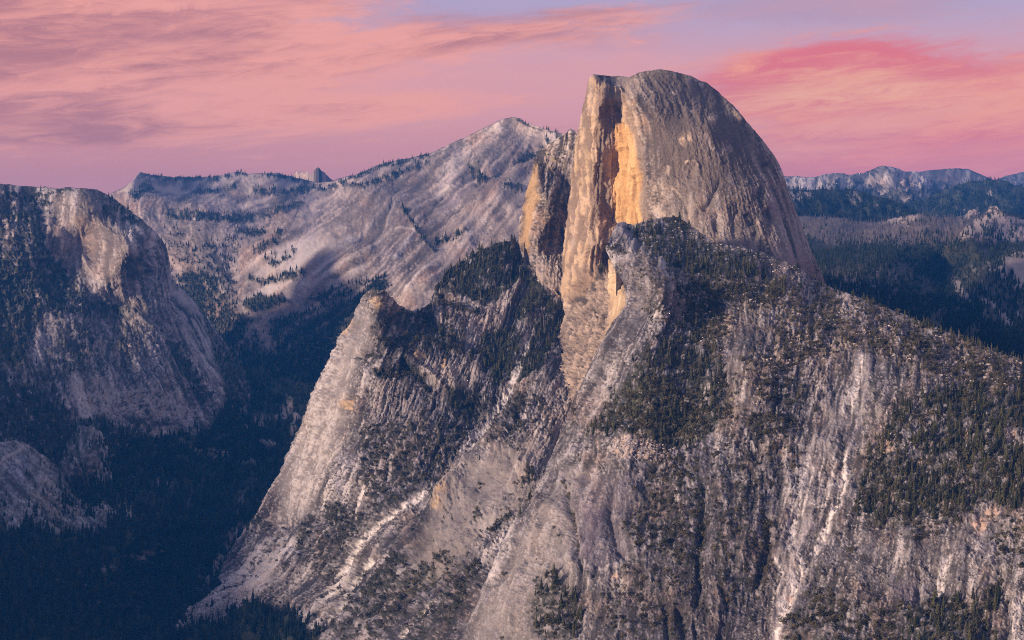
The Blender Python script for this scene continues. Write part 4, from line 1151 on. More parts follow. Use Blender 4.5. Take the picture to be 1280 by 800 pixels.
# ---- the wall below the dome, running down to the valley
def mid_wall():
    L = Land('cliff', [(455, 371), (461, 364), (468, 361.5), (476, 362), (484, 366), (492, 374), (500, 380), (512, 386), (525, 387.5), (538, 378), (545, 363), (553, 346), (562, 335), (580, 323), (600, 313), (625, 303), (640, 299.5), (648, 305),
                       (653, 322), (660, 332), (672, 341), (682, 350), (691, 359), (699, 370), (706, 380), (722, 395), (750, 425)],
             [(185, 830), (740, 830)],
             left=[(455, 371), (450, 377), (444, 391), (437, 409), (428, 424), (418, 439), (406, 457), (396, 479), (388, 499), (382, 514), (376, 530), (368, 548), (361, 563), (352, 585), (343, 600), (335, 615), (328, 628), (320, 641), (311, 654), (299, 670), (286, 690), (275, 712), (272, 722), (277, 730), (264, 741), (248, 753), (230, 763), (207, 773), (199, 786), (185, 830)],
             right=[(750, 425), (745, 500), (725, 560), (700, 640), (690, 720), (740, 830)], step=1.1, seed=241, jag=3.0,
             depth=[(455, 371, 4250), (466, 362, 4190), (500, 380, 4270), (526, 388, 4330), (545, 362, 4400), (580, 323, 4520), (640, 300, 4580), (655, 328, 4560), (690, 358, 4390), (706, 380, 4320), (750, 425, 4200),
                    (437, 410, 4270), (400, 470, 4290), (376, 530, 4300), (345, 597, 4300), (310, 655, 4300), (275, 715, 4320), (240, 757, 4330), (205, 774, 4350), (190, 825, 4200),
                    (470, 400, 4080), (450, 440, 4060), (430, 480, 4060), (412, 540, 4060), (385, 600, 4080), (350, 660, 4090), (310, 720, 4110), (270, 755, 4180),
                    (500, 450, 3990), (480, 510, 3930), (440, 570, 3930), (410, 640, 3930), (370, 700, 3950), (330, 760, 3980), (400, 740, 3850), (350, 820, 3820),
                    (540, 420, 4080), (560, 470, 3950), (520, 550, 3800), (600, 400, 4200), (620, 350, 4400), (600, 450, 4000), (640, 400, 4240), (680, 395, 4250), (660, 450, 3980), (640, 480, 3930), (600, 530, 3820), (560, 580, 3720),
                    (690, 500, 3790), (660, 540, 3650), (640, 600, 3400), (600, 600, 3560), (600, 660, 3280), (540, 650, 3500), (500, 640, 3640), (460, 680, 3700), (430, 760, 3620), (550, 740, 3200), (500, 740, 3400), (600, 740, 3020), (500, 820, 3250), (420, 820, 3520),
                    (600, 820, 2850), (730, 500, 3770), (725, 550, 3600), (690, 640, 3150), (690, 720, 2950), (735, 825, 2650)], c=30)
    L.col[:] = (0.172, 0.158, 0.160)
    granite(L, [(440, 420, -.5, 1), (400, 520, -.42, 1), (350, 640, -.5, 1), (290, 740, -.9, .7), (500, 430, -.3, 1), (480, 540, -.45, 1), (420, 620, -.5, 1), (380, 720, -.75, .85), (560, 400, -.25, 1), (600, 450, -.25, 1), (620, 350, -.3, 1),
                (600, 600, -.62, .9), (540, 660, -.8, .85), (480, 720, -.8, .9), (640, 560, -.55, 1), (660, 500, -.4, 1), (560, 760, -.6, .9), (650, 640, -.4, 1), (690, 420, -.5, 1)],
            1.7, 5.2, 4.6, (12, 34), a_big=3, big=70, contrast=1.5, cs=.85, cf=1.1, wobble=.3, long=.9, rib=2.8, ribw=7)
    lines = [  # ribs and gullies traced from top to bottom
        ([(668, 405), (652, 440), (638, 482), (620, 508), (600, 532), (575, 566)], 6, -18), ([(575, 566), (555, 590), (510, 627), (480, 652), (455, 672), (435, 697), (415, 732), (398, 765)], 5, -15),
        ([(478, 535), (462, 585), (442, 628), (424, 658)], 5, -24), ([(478, 688), (450, 712), (430, 732), (418, 762), (392, 790)], 5, -22), ([(560, 730), (522, 760), (500, 790), (488, 810)], 5, -20),
        ([(500, 448), (520, 468), (545, 492)], 4, -38), ([(505, 442), (540, 470), (565, 500)], 5, 22), ([(560, 418), (585, 432), (602, 442)], 4, -26), ([(440, 446), (468, 442), (500, 447)], 4, -24), ([(462, 465), (490, 468), (515, 462)], 5, -26),
        ([(475, 400), (510, 392), (545, 405), (565, 420)], 7, -22), ([(466, 364), (472, 385), (486, 395)], 5, 14), ([(430, 430), (422, 460), (415, 500)], 5, -14), ([(445, 395), (420, 450), (398, 520), (382, 580), (358, 645)], 9, 20),
        ([(455, 500), (445, 540), (430, 580)], 6, 16), ([(436, 490), (434, 520), (428, 540)], 4, -18), ([(520, 450), (510, 480), (505, 520)], 5, 12), ([(560, 455), (570, 490), (555, 520)], 8, 16), ([(600, 440), (595, 470), (590, 490)], 6, 14),
        ([(600, 370), (625, 355), (655, 345)], 6, -22), ([(650, 350), (635, 385), (615, 412)], 6, 22), ([(665, 390), (650, 420), (640, 460)], 7, 8), ([(700, 385), (672, 440), (648, 480)], 7, -14), ([(545, 365), (560, 375), (600, 385)], 5, -14),
        ([(500, 395), (530, 400), (560, 396)], 4, 12), ([(330, 660), (380, 650), (420, 650)], 6, -16), ([(330, 690), (360, 680), (385, 690)], 3, -12), ([(300, 745), (340, 715), (380, 690)], 5, 14),
        ([(650, 500), (620, 540), (585, 590), (540, 645)], 10, 26), ([(600, 570), (560, 610), (520, 660), (490, 700)], 7, 18), ([(640, 640), (600, 660), (560, 700), (520, 740)], 8, -20), ([(630, 560), (645, 590), (625, 620)], 6, -14),
        ([(660, 555), (650, 580), (640, 605)], 3, -14), ([(600, 690), (580, 720), (560, 760), (545, 800)], 8, -14), ([(680, 540), (660, 570), (648, 600)], 5, 12), ([(560, 640), (530, 680), (505, 720)], 6, -12), ([(640, 520), (670, 525), (690, 520)], 4, -14),
        ([(620, 700), (590, 750), (570, 800)], 6, -26)]
    L.lk = 0.75
    for p, w, a in lines:
        L.line(p, w, a)
    P = L.paint
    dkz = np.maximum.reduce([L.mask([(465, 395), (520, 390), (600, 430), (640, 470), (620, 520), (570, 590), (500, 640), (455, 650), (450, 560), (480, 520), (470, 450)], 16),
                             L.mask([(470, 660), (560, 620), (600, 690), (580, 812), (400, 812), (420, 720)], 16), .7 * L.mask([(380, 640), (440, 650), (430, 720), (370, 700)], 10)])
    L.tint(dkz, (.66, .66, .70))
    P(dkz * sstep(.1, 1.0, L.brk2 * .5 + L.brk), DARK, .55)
    L.calm(.5 * L.mask([(556, 605), (600, 572), (650, 552), (690, 560), (660, 620), (600, 680), (545, 720), (500, 740)], 12), 2.5)
    white = (0.68, .63, .61)
    for p, w, a in (([(668, 405), (652, 440), (638, 480), (620, 506), (602, 532), (584, 556), (572, 570)], 4.2, .85), ([(612, 520), (598, 540), (580, 562)], 6, .5), ([(566, 575), (548, 598), (510, 626), (480, 650), (456, 671), (436, 696), (416, 730), (400, 758)], 3.0, .85),
                    ([(476, 550), (460, 590), (441, 630), (425, 656)], 2.2, .75), ([(474, 692), (450, 712), (431, 731), (420, 760), (396, 786)], 3.2, .8), ([(548, 738), (521, 761), (501, 790), (490, 812)], 2.0, .8),
                    ([(438, 408), (416, 452), (398, 515), (383, 575), (362, 635), (340, 672)], 8, .55), ([(420, 500), (408, 545), (392, 600), (370, 650)], 5, .5), ([(340, 672), (300, 720), (260, 756), (214, 772)], 8, .7), ([(400, 695), (370, 730), (345, 760)], 4, .5),
                    ([(440, 700), (415, 735), (385, 770), (360, 785)], 5, .45), ([(680, 520), (672, 560), (662, 590)], 3.5, .7), ([(590, 588), (570, 600), (548, 618)], 1.4, .5), ([(500, 545), (486, 575)], 1.5, .6), ([(650, 575), (632, 598), (620, 606)], 1.2, .6),
                    ([(700, 560), (690, 590)], 2.5, .5)):
        P(L.stroke(p, w * 1.15, breakup=.7) * sstep(-2.0, .1, L.s1 + .6 * L.fine), white, min(1, a * 1.15))
    P(L.mask([(330, 672), (380, 662), (362, 720), (305, 752), (238, 766), (288, 722)], 7) * sstep(-1.2, .6, L.s2 + .4 * L.brk), (0.56, .52, .53), .7)
    P(L.mask([(395, 480), (430, 430), (452, 380), (470, 400), (440, 480), (420, 560), (385, 640), (350, 650), (345, 600)], 12), (0.42, .37, .345), .45)
    P(L.mask([(470, 470), (490, 465), (560, 540), (540, 560), (470, 530)], 10) * sstep(-.5, .8, L.s1), (0.42, .36, .32), .4)
    P(L.mask([(556, 455), (590, 450), (605, 470), (580, 492), (555, 485), (520, 470), (530, 445)], 7) * sstep(-.8, .5, L.s1), (0.46, .40, .365), .6)
    P(L.mask([(610, 345), (655, 330), (650, 360), (620, 400), (600, 430), (570, 420), (580, 400)], 8) * sstep(-.6, .6, L.brk), (0.44, .38, .35), .45)
    P(L.mask([(560, 600), (600, 572), (650, 552), (690, 560), (660, 620), (600, 680), (545, 720), (500, 740)], 14), (0.34, .298, .275), .55)
    P(L.stroke([(656, 330), (672, 342), (690, 358), (704, 377)], 2.4, breakup=.3, warp=.3), (0.66, .50, .34), .85)
    for p, w in (([(468, 370), (474, 382), (478, 392)], 4), ([(433, 498), (432, 512)], 4.5), ([(527, 438), (520, 450)], 4), ([(560, 612), (545, 640)], 5), ([(553, 445), (556, 460)], 3), ([(440, 398), (430, 425)], 5)):
        P(L.stroke(p, w, breakup=.5), (0.55, .385, .225), .75)
    P(L.mask([(700, 470), (720, 480), (725, 540), (700, 590), (660, 610), (640, 600), (655, 540), (680, 490)], 14) * sstep(-.8, .6, L.s1 + L.fine), (0.42, .335, .285), .6)
    f = np.zeros((L.H, L.W), np.float32)
    t = np.zeros_like(f)
    for p, th in (([(548, 360), (556, 343), (566, 331), (582, 322), (602, 312), (626, 302), (642, 299), (652, 318), (662, 340), (655, 352), (640, 362), (622, 374), (605, 380), (585, 372), (565, 366)], 1),
                  ([(655, 338), (668, 346), (688, 372), (692, 378), (672, 388), (655, 408), (645, 398), (660, 372)], .8), ([(686, 380), (712, 378), (719, 388), (708, 410), (692, 430), (668, 468), (648, 480), (644, 445), (664, 420), (676, 402)], 1.0),
                  ([(602, 432), (620, 412), (640, 408), (652, 422), (644, 468), (622, 482), (604, 462)], .9), ([(558, 492), (580, 484), (598, 500), (585, 516), (560, 512)], .9)):
        q = L.mask(p, 3)
        t = np.maximum(t, q * th)
        f = np.maximum(f, q)
    scr = np.zeros_like(f)
    for p, w in (([(478, 402), (500, 393), (522, 392), (545, 404), (565, 420), (600, 442)], 4.5), ([(440, 448), (460, 446), (478, 444)], 3.5), ([(462, 462), (490, 470), (516, 462)], 6), ([(500, 448), (515, 462), (540, 490)], 4), ([(470, 420), (490, 432), (520, 428)], 6),
                 ([(520, 425), (560, 432), (590, 430)], 5), ([(545, 382), (580, 388), (600, 392)], 3.5), ([(545, 352), (556, 385), (580, 410)], 3), ([(610, 412), (600, 440), (580, 450)], 5), ([(405, 640), (420, 640), (435, 655), (430, 680)], 9), ([(340, 660), (320, 650), (310, 665)], 4),
                 ([(388, 640), (380, 665), (370, 690)], 6), ([(450, 640), (440, 660), (420, 680)], 7), ([(540, 590), (560, 600), (530, 615)], 5), ([(640, 640), (625, 650), (610, 668)], 5), ([(548, 690), (555, 695), (545, 702)], 6), ([(600, 640), (590, 650)], 5), ([(648, 606), (660, 598), (664, 585)], 5),
                 ([(655, 490), (645, 520), (650, 545)], 7), ([(620, 500), (612, 520)], 5), ([(480, 700), (500, 700), (470, 730), (450, 745)], 8), ([(540, 700), (520, 715), (500, 735)], 7), ([(600, 700), (580, 730), (550, 790)], 6)):
        scr = np.maximum(scr, L.stroke(p, w, breakup=.9))
    scr = np.maximum(scr, .85 * L.mask([(455, 540), (490, 525), (560, 520), (600, 480), (625, 500), (590, 535), (560, 590), (510, 625), (470, 650), (450, 600)], 10) * sstep(-.2, .7, L.brk + .3 * L.brk2))
    scr = np.maximum(scr, .8 * L.mask([(440, 720), (520, 700), (590, 700), (560, 760), (520, 812), (420, 812), (400, 790)], 10) * sstep(0.0, .8, L.brk + .4 * L.brk2))
    scr = np.maximum(scr, .75 * L.mask([(420, 640), (480, 650), (440, 690), (410, 735), (380, 700)], 8) * sstep(-.3, .6, L.brk))
    scr = np.maximum(scr, .7 * L.mask([(470, 390), (560, 395), (610, 440), (560, 445), (500, 440), (465, 425)], 8) * sstep(-.2, .7, L.brk))
    scr = np.maximum(scr, .95 * L.mask([(280, 790), (330, 760), (360, 790), (400, 792), (420, 830), (185, 830), (205, 790)], 6) * sstep(-1, 0, L.brk))
    scr = np.maximum(scr, .6 * L.mask([(610, 500), (660, 490), (690, 500), (680, 520), (640, 560), (600, 560)], 8) * sstep(-.1, .7, L.brk))
    scr = np.maximum(scr, .3 * sstep(1.2, 2.0, L.brk + .5 * L.brk2) * (1 - L.mask([(395, 480), (430, 430), (452, 370), (470, 400), (440, 480), (430, 560), (385, 640), (340, 670), (280, 740), (200, 790), (200, 700), (345, 590)], 14)))
    keep = 1 - .9 * np.maximum(L.stroke([(668, 405), (652, 440), (638, 480), (620, 506), (602, 532), (584, 556)], 5, breakup=.3), L.stroke([(566, 575), (548, 598), (510, 626), (480, 650), (456, 671), (436, 696), (416, 730)], 4, breakup=.3))
    gaps = sstep(.8, 1.5, norm(fbm(L.PX / 13, L.PY / 10, 977, 4, .6)))
    f, scr, t = f * keep * (1 - .8 * gaps), scr * keep, t * keep * (1 - .9 * gaps)
    P(np.maximum(f, .9 * scr), VEG, .93)
    P(L.mask([(660, 342), (680, 365), (668, 388), (650, 402)], 5), OLIVE * .8, .5)
    L.h += 4 * scr * np.abs(L.brk)
    L.veg, L.bush = t + .35 * L.mask([(280, 790), (330, 760), (360, 790), (400, 792), (420, 830), (185, 830), (205, 790)], 6), scr
    L.rubble = .25 * L.mask([(200, 776), (275, 735), (340, 740), (300, 770)], 6)
    LANDS['wall'] = L
    return [(L.finish(), M_near)]


# ---- the broad shoulder in front
def shoulder():
    L = Land('mountain', [(770, 282), (773, 278), (778, 277), (785, 279.5), (792, 281), (800, 278), (808, 276), (817, 275), (826, 272), (836, 270.5), (848, 271.5), (856, 276), (864, 283), (873, 289), (882, 295), (892, 302), (905, 306), (920, 307.5), (936, 310), (950, 314),
                          (963, 319), (976, 325), (990, 332), (1004, 340), (1020, 350), (1035, 358), (1050, 363), (1066, 369), (1080, 374), (1096, 380), (1112, 386), (1128, 392), (1145, 399), (1160, 405), (1176, 411), (1192, 417), (1208, 424), (1224, 430), (1240, 436), (1256, 442), (1275, 449), (1300, 458), (1350, 482), (1410, 512), (1480, 545)],
             [(560, 850), (1480, 850)],
             left=[(770, 282), (766, 289), (763, 297), (757, 308), (758, 315), (764, 326), (771, 339), (779, 354), (783, 371), (781, 384), (772, 395), (764, 405), (756, 421), (746, 440), (738, 456), (729, 474), (719, 494), (712, 510), (705, 530), (696, 553), (681, 588), (667, 613), (652, 638), (636, 661), (622, 690), (606, 728), (591, 763), (575, 805), (560, 850)],
             right=[(1480, 545), (1480, 850)], step=1.07, seed=251, jag=1.2,
             depth=[(772, 280, 3660), (800, 278, 3700), (848, 272, 3740), (892, 302, 3620), (950, 314, 3540), (1004, 340, 3440), (1035, 358, 3370), (1096, 380, 3190), (1160, 405, 3040), (1224, 430, 2910), (1300, 458, 2800),
                    (757, 310, 3540), (783, 370, 3400), (764, 405, 3360), (738, 456, 3270), (712, 510, 3160), (681, 588, 2990), (652, 638, 2880), (622, 690, 2790), (591, 763, 2700), (560, 848, 2560),
                    (800, 310, 3520), (850, 320, 3460), (920, 340, 3330), (800, 360, 3260), (790, 420, 3090), (850, 400, 3080), (920, 380, 3150), (1000, 370, 3230), (1050, 400, 3050), (850, 470, 2900), (770, 490, 2960), (940, 440, 2900), (1040, 460, 2850),
                    (1130, 450, 2800), (1200, 470, 2740), (1290, 500, 2620), (760, 560, 2800), (850, 550, 2760), (940, 540, 2700), (1040, 540, 2670), (1130, 540, 2580), (1220, 560, 2510), (1290, 600, 2420), (720, 640, 2700), (800, 620, 2650), (900, 620, 2580), (1000, 620, 2560),
                    (1100, 640, 2470), (1200, 650, 2410), (680, 720, 2600), (760, 720, 2520), (850, 720, 2480), (960, 720, 2450), (1060, 720, 2400), (1180, 720, 2350), (1290, 700, 2310), (650, 820, 2470), (750, 820, 2400), (850, 820, 2370), (960, 820, 2350), (1100, 820, 2270), (1290, 820, 2190), (1470, 545, 2560), (1470, 700, 2200), (1470, 840, 2080)], c=40)
    L.col[:] = (0.160, 0.146, 0.148)
    granite(L, [(770, 420, -.5, 1), (740, 520, -.45, 1), (690, 640, -.45, 1), (640, 760, -.45, 1), (800, 640, -.1, 1), (760, 720, -.12, 1), (860, 600, -.05, 1), (850, 740, .08, 1), (940, 460, -.12, 1), (920, 600, .05, 1), (930, 720, .1, 1), (1050, 480, -.25, 1), (1040, 600, -.22, 1),
                (1000, 700, -.42, 1), (985, 780, -.2, 1), (1120, 700, -.1, 1), (1200, 700, -.2, 1), (1180, 560, -.2, 1), (1250, 760, -.3, 1), (900, 350, .1, 1), (1150, 420, .2, 1)],
            1.7, 4.6, 4.4, (15, 34), a_big=2.5, big=60, contrast=1.5, cs=.75, cf=1.15, wobble=.34, long=.85, rib=3.4, ribw=9)
    L.lk = 0.75
    for p, w, a in (
        # deep clefts and ribs of the lower wall
        ([(880, 585), (876, 640), (870, 690), (874, 735), (868, 770)], 4.5, -20), ([(955, 635), (962, 680), (950, 715), (942, 735)], 4.5, -19), ([(766, 595), (760, 640), (770, 685), (790, 705)], 5, -18), ([(846, 755), (852, 780), (858, 805)], 4, -16),
        ([(825, 745), (832, 775), (836, 805)], 4, -14), ([(1150, 712), (1147, 735), (1150, 762)], 4, -16), ([(1256, 712), (1248, 730), (1240, 752)], 6, -18), ([(1262, 745), (1258, 780), (1254, 805)], 5, -16), ([(705, 600), (714, 640), (722, 690), (728, 720)], 3, -13),
        ([(720, 640), (730, 690), (735, 730)], 4, 8), ([(712, 700), (705, 740), (715, 790)], 8, -14), ([(690, 620), (672, 670), (650, 730), (630, 790)], 12, 14), ([(745, 640), (735, 700), (745, 760)], 9, 10), ([(790, 600), (782, 650), (790, 690)], 8, 9),
        ([(905, 590), (900, 650), (905, 720), (895, 790)], 12, 12), ([(930, 600), (935, 660), (925, 720)], 6, 8), ([(1000, 560), (985, 630), (965, 690)], 8, 7), ([(1078, 440), (1068, 490), (1052, 540), (1052, 600), (1035, 660), (1012, 700), (985, 745), (970, 805)], 6, -9),
        ([(1090, 660), (1080, 700), (1070, 740)], 10, 9), ([(1150, 650), (1140, 690), (1130, 720)], 10, 8), ([(1210, 660), (1205, 700), (1190, 740)], 12, 9), ([(1188, 688), (1176, 720), (1166, 756)], 4, -8), ([(1280, 690), (1275, 730), (1262, 790)], 9, 10),
        ([(800, 315), (790, 360), (775, 400), (748, 450), (715, 515)], 7, 8), ([(812, 340), (800, 400), (770, 450), (735, 520)], 6, -8), ([(772, 284), (780, 300), (800, 312)], 6, 10), ([(880, 440), (905, 470), (900, 520)], 10, -9), ([(925, 400), (935, 450), (925, 500)], 9, 7),
        ([(960, 430), (985, 470), (960, 500)], 9, -7), ([(1015, 400), (1030, 440), (1020, 480)], 10, 6), ([(1100, 430), (1110, 470), (1095, 520)], 10, 7), ([(940, 520), (970, 516), (1000, 530)], 6, -7), ([(930, 552), (965, 552), (1000, 545)], 4, 6),
        ([(770, 565), (800, 560), (840, 575)], 6, 8), ([(1080, 645), (1130, 645), (1180, 655), (1210, 640)], 4, 7), ([(1080, 652), (1130, 655), (1175, 665)], 5, -7), ([(900, 760), (930, 762), (960, 755)], 4, -8), ([(1000, 735), (1050, 745), (1110, 750)], 5, 7)):
        L.line(p, w, a)
    P = L.paint
    smooth = np.maximum.reduce([L.mask([(800, 335), (812, 345), (800, 400), (775, 455), (740, 505), (725, 560), (700, 640), (660, 720), (620, 800), (560, 850), (560, 800), (640, 650), (710, 510), (765, 400), (785, 375)], 8),
                                L.mask([(1045, 440), (1095, 435), (1085, 500), (1060, 560), (1062, 640), (1030, 690), (985, 800), (960, 800), (975, 720), (940, 640), (985, 560), (1020, 545), (1035, 510)], 8),
                                L.mask([(1080, 655), (1175, 662), (1240, 660), (1250, 700), (1230, 745), (1110, 745), (1060, 720)], 8), L.mask([(700, 590), (780, 590), (800, 700), (860, 740), (870, 850), (700, 850), (690, 720)], 8),
                                L.mask([(925, 385), (975, 385), (965, 420), (935, 450), (945, 510), (915, 510), (905, 460)], 8)])
    L.calm(smooth * (.15 + .25 * sstep(-.5, 1, L.brk2)), 2.5)
    L.calm(.3 * sstep(.3, 1.2, L.zone) * (1 - smooth), 2.5)
    slab = L.mask([(1045, 440), (1095, 435), (1085, 500), (1060, 560), (1062, 640), (1030, 690), (985, 800), (960, 800), (975, 720), (950, 640), (985, 560), (1020, 545), (1035, 510)], 10)
    P(slab * sstep(-.6, 1.1, L.s1 + .6 * L.s2), (0.34, .305, .305), .5)
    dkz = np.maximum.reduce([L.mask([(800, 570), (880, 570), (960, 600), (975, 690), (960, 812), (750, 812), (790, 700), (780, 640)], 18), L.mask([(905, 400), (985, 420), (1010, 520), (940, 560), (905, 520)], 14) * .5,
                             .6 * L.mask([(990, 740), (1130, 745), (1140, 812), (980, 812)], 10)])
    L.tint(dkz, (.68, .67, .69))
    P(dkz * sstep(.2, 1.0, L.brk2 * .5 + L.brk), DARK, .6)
    white = (0.70, .645, .62)
    for p, w, a in (([(1080, 440), (1070, 480), (1060, 518)], 3.4, .75), ([(1062, 480), (1050, 520)], 3, .4), ([(1055, 548), (1058, 580), (1056, 605), (1048, 630), (1036, 652), (1022, 675), (1008, 700)], 3.4, .85), ([(1008, 702), (995, 722), (984, 748), (976, 778), (968, 812)], 5, .85),
                    ([(1012, 560), (1003, 600), (998, 630), (990, 665), (985, 695)], 3.4, .7), ([(1000, 585), (990, 625), (985, 665)], 2, .45), ([(1030, 570), (1022, 600)], 1.6, .45), ([(965, 690), (975, 706), (976, 718), (968, 742), (962, 752)], 2.4, .7), ([(995, 690), (1005, 706)], 3, .6),
                    ([(1010, 628), (1022, 634), (1034, 632)], 1.0, .6), ([(1024, 608), (1040, 608), (1050, 606)], 1.2, .6), ([(925, 520), (932, 540), (945, 565)], 1.4, .5), ([(920, 590), (935, 605)], 5, .35), ([(935, 455), (930, 480), (926, 505)], 3.5, .55), ([(905, 545), (915, 570)], 2.0, .4),
                    ([(1187, 690), (1177, 718), (1166, 752)], 4.2, .75), ([(1110, 645), (1108, 668)], 2.5, .5), ([(1184, 655), (1184, 690)], 1.4, .5), ([(1070, 660), (1066, 700)], 2, .35), ([(1282, 735), (1270, 770), (1262, 812)], 5, .7), ([(870, 600), (850, 620), (842, 630)], 3.5, .4),
                    ([(778, 720), (770, 735), (776, 742)], 3, .6), ([(740, 700), (752, 715), (765, 705)], 1.5, .4), ([(640, 655), (630, 690), (608, 735)], 4, .45), ([(700, 640), (690, 680), (672, 720)], 6, .3), ([(985, 742), (975, 755), (990, 770)], 3, .5), ([(1000, 575), (990, 605), (978, 640)], 1.2, .5),
                    ([(1042, 560), (1040, 600), (1030, 640)], 1.3, .5), ([(1022, 560), (1012, 610), (1002, 650)], 1.3, .5)):
        P(L.stroke(p, w * 1.15, breakup=.6) * sstep(-2.0, .1, L.s1 + .6 * L.fine), white, min(1, a * 1.15))
    for p, w in (([(880, 585), (876, 640), (870, 690), (874, 735), (868, 770)], 3.2), ([(955, 635), (962, 680), (950, 715), (942, 735)], 4), ([(766, 595), (760, 640), (770, 685), (790, 705)], 3.4), ([(846, 755), (852, 780), (858, 805)], 3), ([(825, 745), (832, 775), (836, 805)], 2.4),
                 ([(1150, 712), (1147, 735), (1150, 762)], 4), ([(1256, 712), (1248, 730), (1240, 752)], 4), ([(1262, 745), (1258, 780), (1254, 805)], 4), ([(705, 600), (714, 640), (722, 690), (728, 720)], 2.2), ([(712, 700), (705, 740), (715, 790)], 3), ([(840, 600), (838, 625), (845, 640)], 3), ([(800, 640), (806, 690), (800, 740)], 2.4)):
        P(L.stroke(p, w, breakup=.9), DARK, .6)  # shade of the deep clefts, painted in as dark strokes
    P(L.mask([(700, 590), (790, 590), (790, 690), (750, 720), (720, 700), (705, 650)], 8), PURP * 1.15, .28)
    P(L.mask([(726, 632), (755, 630), (752, 668), (742, 705), (732, 700)], 4), (0.165, .135, .165), .5)
    P(L.mask([(1145, 720), (1140, 755), (1110, 745), (1125, 725)], 6), PURP, .5)
    P(L.mask([(690, 620), (715, 590), (720, 660), (715, 720), (700, 800), (640, 850), (560, 850), (640, 680)], 14), (0.345, .305, .285), .5)
    P(L.mask([(765, 282), (778, 278), (800, 305), (806, 316), (790, 312), (770, 300)], 3), (0.21, .195, .225), .75)
    P(L.mask([(764, 310), (800, 318), (830, 340), (815, 370), (795, 400), (780, 350)], 8) * sstep(-.6, .6, L.brk), (0.34, .29, .275), .5)
    # dirt and broken pale rock between the bushes
    up = L.mask([(830, 345), (1000, 350), (1050, 364), (1300, 455), (1300, 490), (1180, 480), (1100, 440), (1000, 450), (960, 500), (900, 540), (905, 450), (850, 400)], 14)
    P(up * (1 - .8 * smooth) * sstep(-.9, .6, L.brk2), EARTH * 1.25, .55)
    P(up * (1 - smooth) * sstep(.5, 1.2, L.brk + .5 * L.fine), (0.58, .45, .36), .75)
    for p in ([(985, 368), (1005, 362), (1020, 378), (1000, 392), (975, 388)], [(1060, 395), (1085, 392), (1120, 410), (1090, 415), (1065, 408)], [(840, 345), (875, 346), (870, 362), (845, 362)], [(850, 400), (875, 385), (880, 420), (862, 440)], [(770, 545), (800, 540), (850, 560), (840, 580), (800, 575), (765, 570)],
              [(905, 346), (950, 349), (985, 356), (960, 360), (910, 355)]):
        P(L.mask(p, 6) * sstep(-.4, .7, L.brk + .4 * L.fine), (0.60, .47, .385), .8)
    for x, y, r in ((1205, 545, 5), (1190, 612, 4), (1218, 612, 3), (1215, 600, 3), (1165, 560, 5), (1150, 575, 4), (1240, 640, 8), (1225, 655, 9), (985, 745, 4), (1245, 490, 6), (1262, 545, 8), (1110, 560, 8), (768, 722, 4)):
        P(L.stroke([(x - r, y + r * .4), (x, y - r * .3), (x + r, y)], r * .8, breakup=.8, taper=.01), (0.58, .42, .33), .8)
    # woods, scrub
    t = np.zeros((L.H, L.W), np.float32)
    under = np.zeros_like(t)
    woods = (([(730, 548), (748, 510), (770, 490), (790, 468), (803, 448), (838, 426), (850, 402), (862, 382), (872, 352), (902, 356), (898, 386), (884, 420), (904, 450), (909, 480), (906, 518), (882, 545), (868, 560), (848, 562), (825, 560), (795, 545), (762, 542)], .85),
             ([(784, 290), (796, 284), (815, 278), (838, 272), (850, 274), (880, 296), (900, 306), (936, 316), (958, 332), (970, 346), (930, 350), (880, 346), (848, 342), (828, 326), (804, 310)], 1.0),
             ([(846, 344), (900, 354), (962, 352), (1000, 362), (985, 372), (940, 372), (900, 382), (866, 384), (850, 366)], .6),
             ([(1066, 640), (1076, 600), (1084, 565), (1102, 545), (1122, 512), (1150, 492), (1192, 486), (1228, 480), (1262, 488), (1300, 478), (1300, 640), (1262, 640), (1240, 624), (1205, 642), (1185, 654), (1160, 640), (1135, 652), (1095, 652)], .75),
             ([(672, 724), (690, 712), (706, 728), (728, 762), (724, 800), (668, 800), (660, 770)], .45), ([(640, 640), (652, 620), (664, 600), (668, 620), (652, 648)], .5),
             ([(1135, 765), (1160, 748), (1190, 742), (1216, 755), (1238, 788), (1230, 830), (1130, 830)], .5), ([(1215, 745), (1245, 735), (1250, 760), (1230, 775)], .5))
    for p, th in woods:
        q = L.mask(p, 5)
        t = np.maximum(t, q * th)
        under = np.maximum(under, q)
    hole = np.maximum.reduce([L.mask([(1105, 548), (1135, 540), (1150, 560), (1190, 575), (1215, 600), (1195, 615), (1150, 590), (1110, 570)], 8) * sstep(-.1, .6, L.brk), L.mask([(1250, 535), (1285, 530), (1290, 560), (1262, 562)], 5), .6 * L.mask([(1120, 520), (1150, 505), (1170, 530), (1130, 545)], 6)])
    t, under = t * (1 - .85 * hole), under * (1 - .85 * hole)
    gaps = sstep(.55, 1.25, norm(fbm(L.PX / 16, L.PY / 11, 917, 4, .6)))
    t, under = t * (1 - .95 * gaps) * (.35 + .65 * sstep(-1.0, .6, L.brk2 + .5 * L.brk)), under * (1 - .8 * gaps)
    b = np.zeros_like(t)
    b = np.maximum(b, .95 * L.mask([(932, 528), (945, 516), (972, 514), (998, 520), (1000, 538), (980, 548), (945, 555)], 4) * sstep(-1.2, -.2, L.brk))
    b = np.maximum(b, .8 * L.mask([(805, 560), (872, 576), (884, 640), (878, 720), (845, 700), (800, 690), (776, 664), (812, 615)], 9) * sstep(-.3, .5, L.brk))
    b = np.maximum(b, .85 * L.mask([(1005, 738), (1035, 742), (1068, 765), (1060, 790), (1020, 778)], 6) * sstep(-.7, .2, L.brk))
    b = np.maximum(b, .75 * L.mask([(980, 762), (1140, 758), (1140, 830), (975, 830)], 8) * sstep(.1, .8, L.brk))
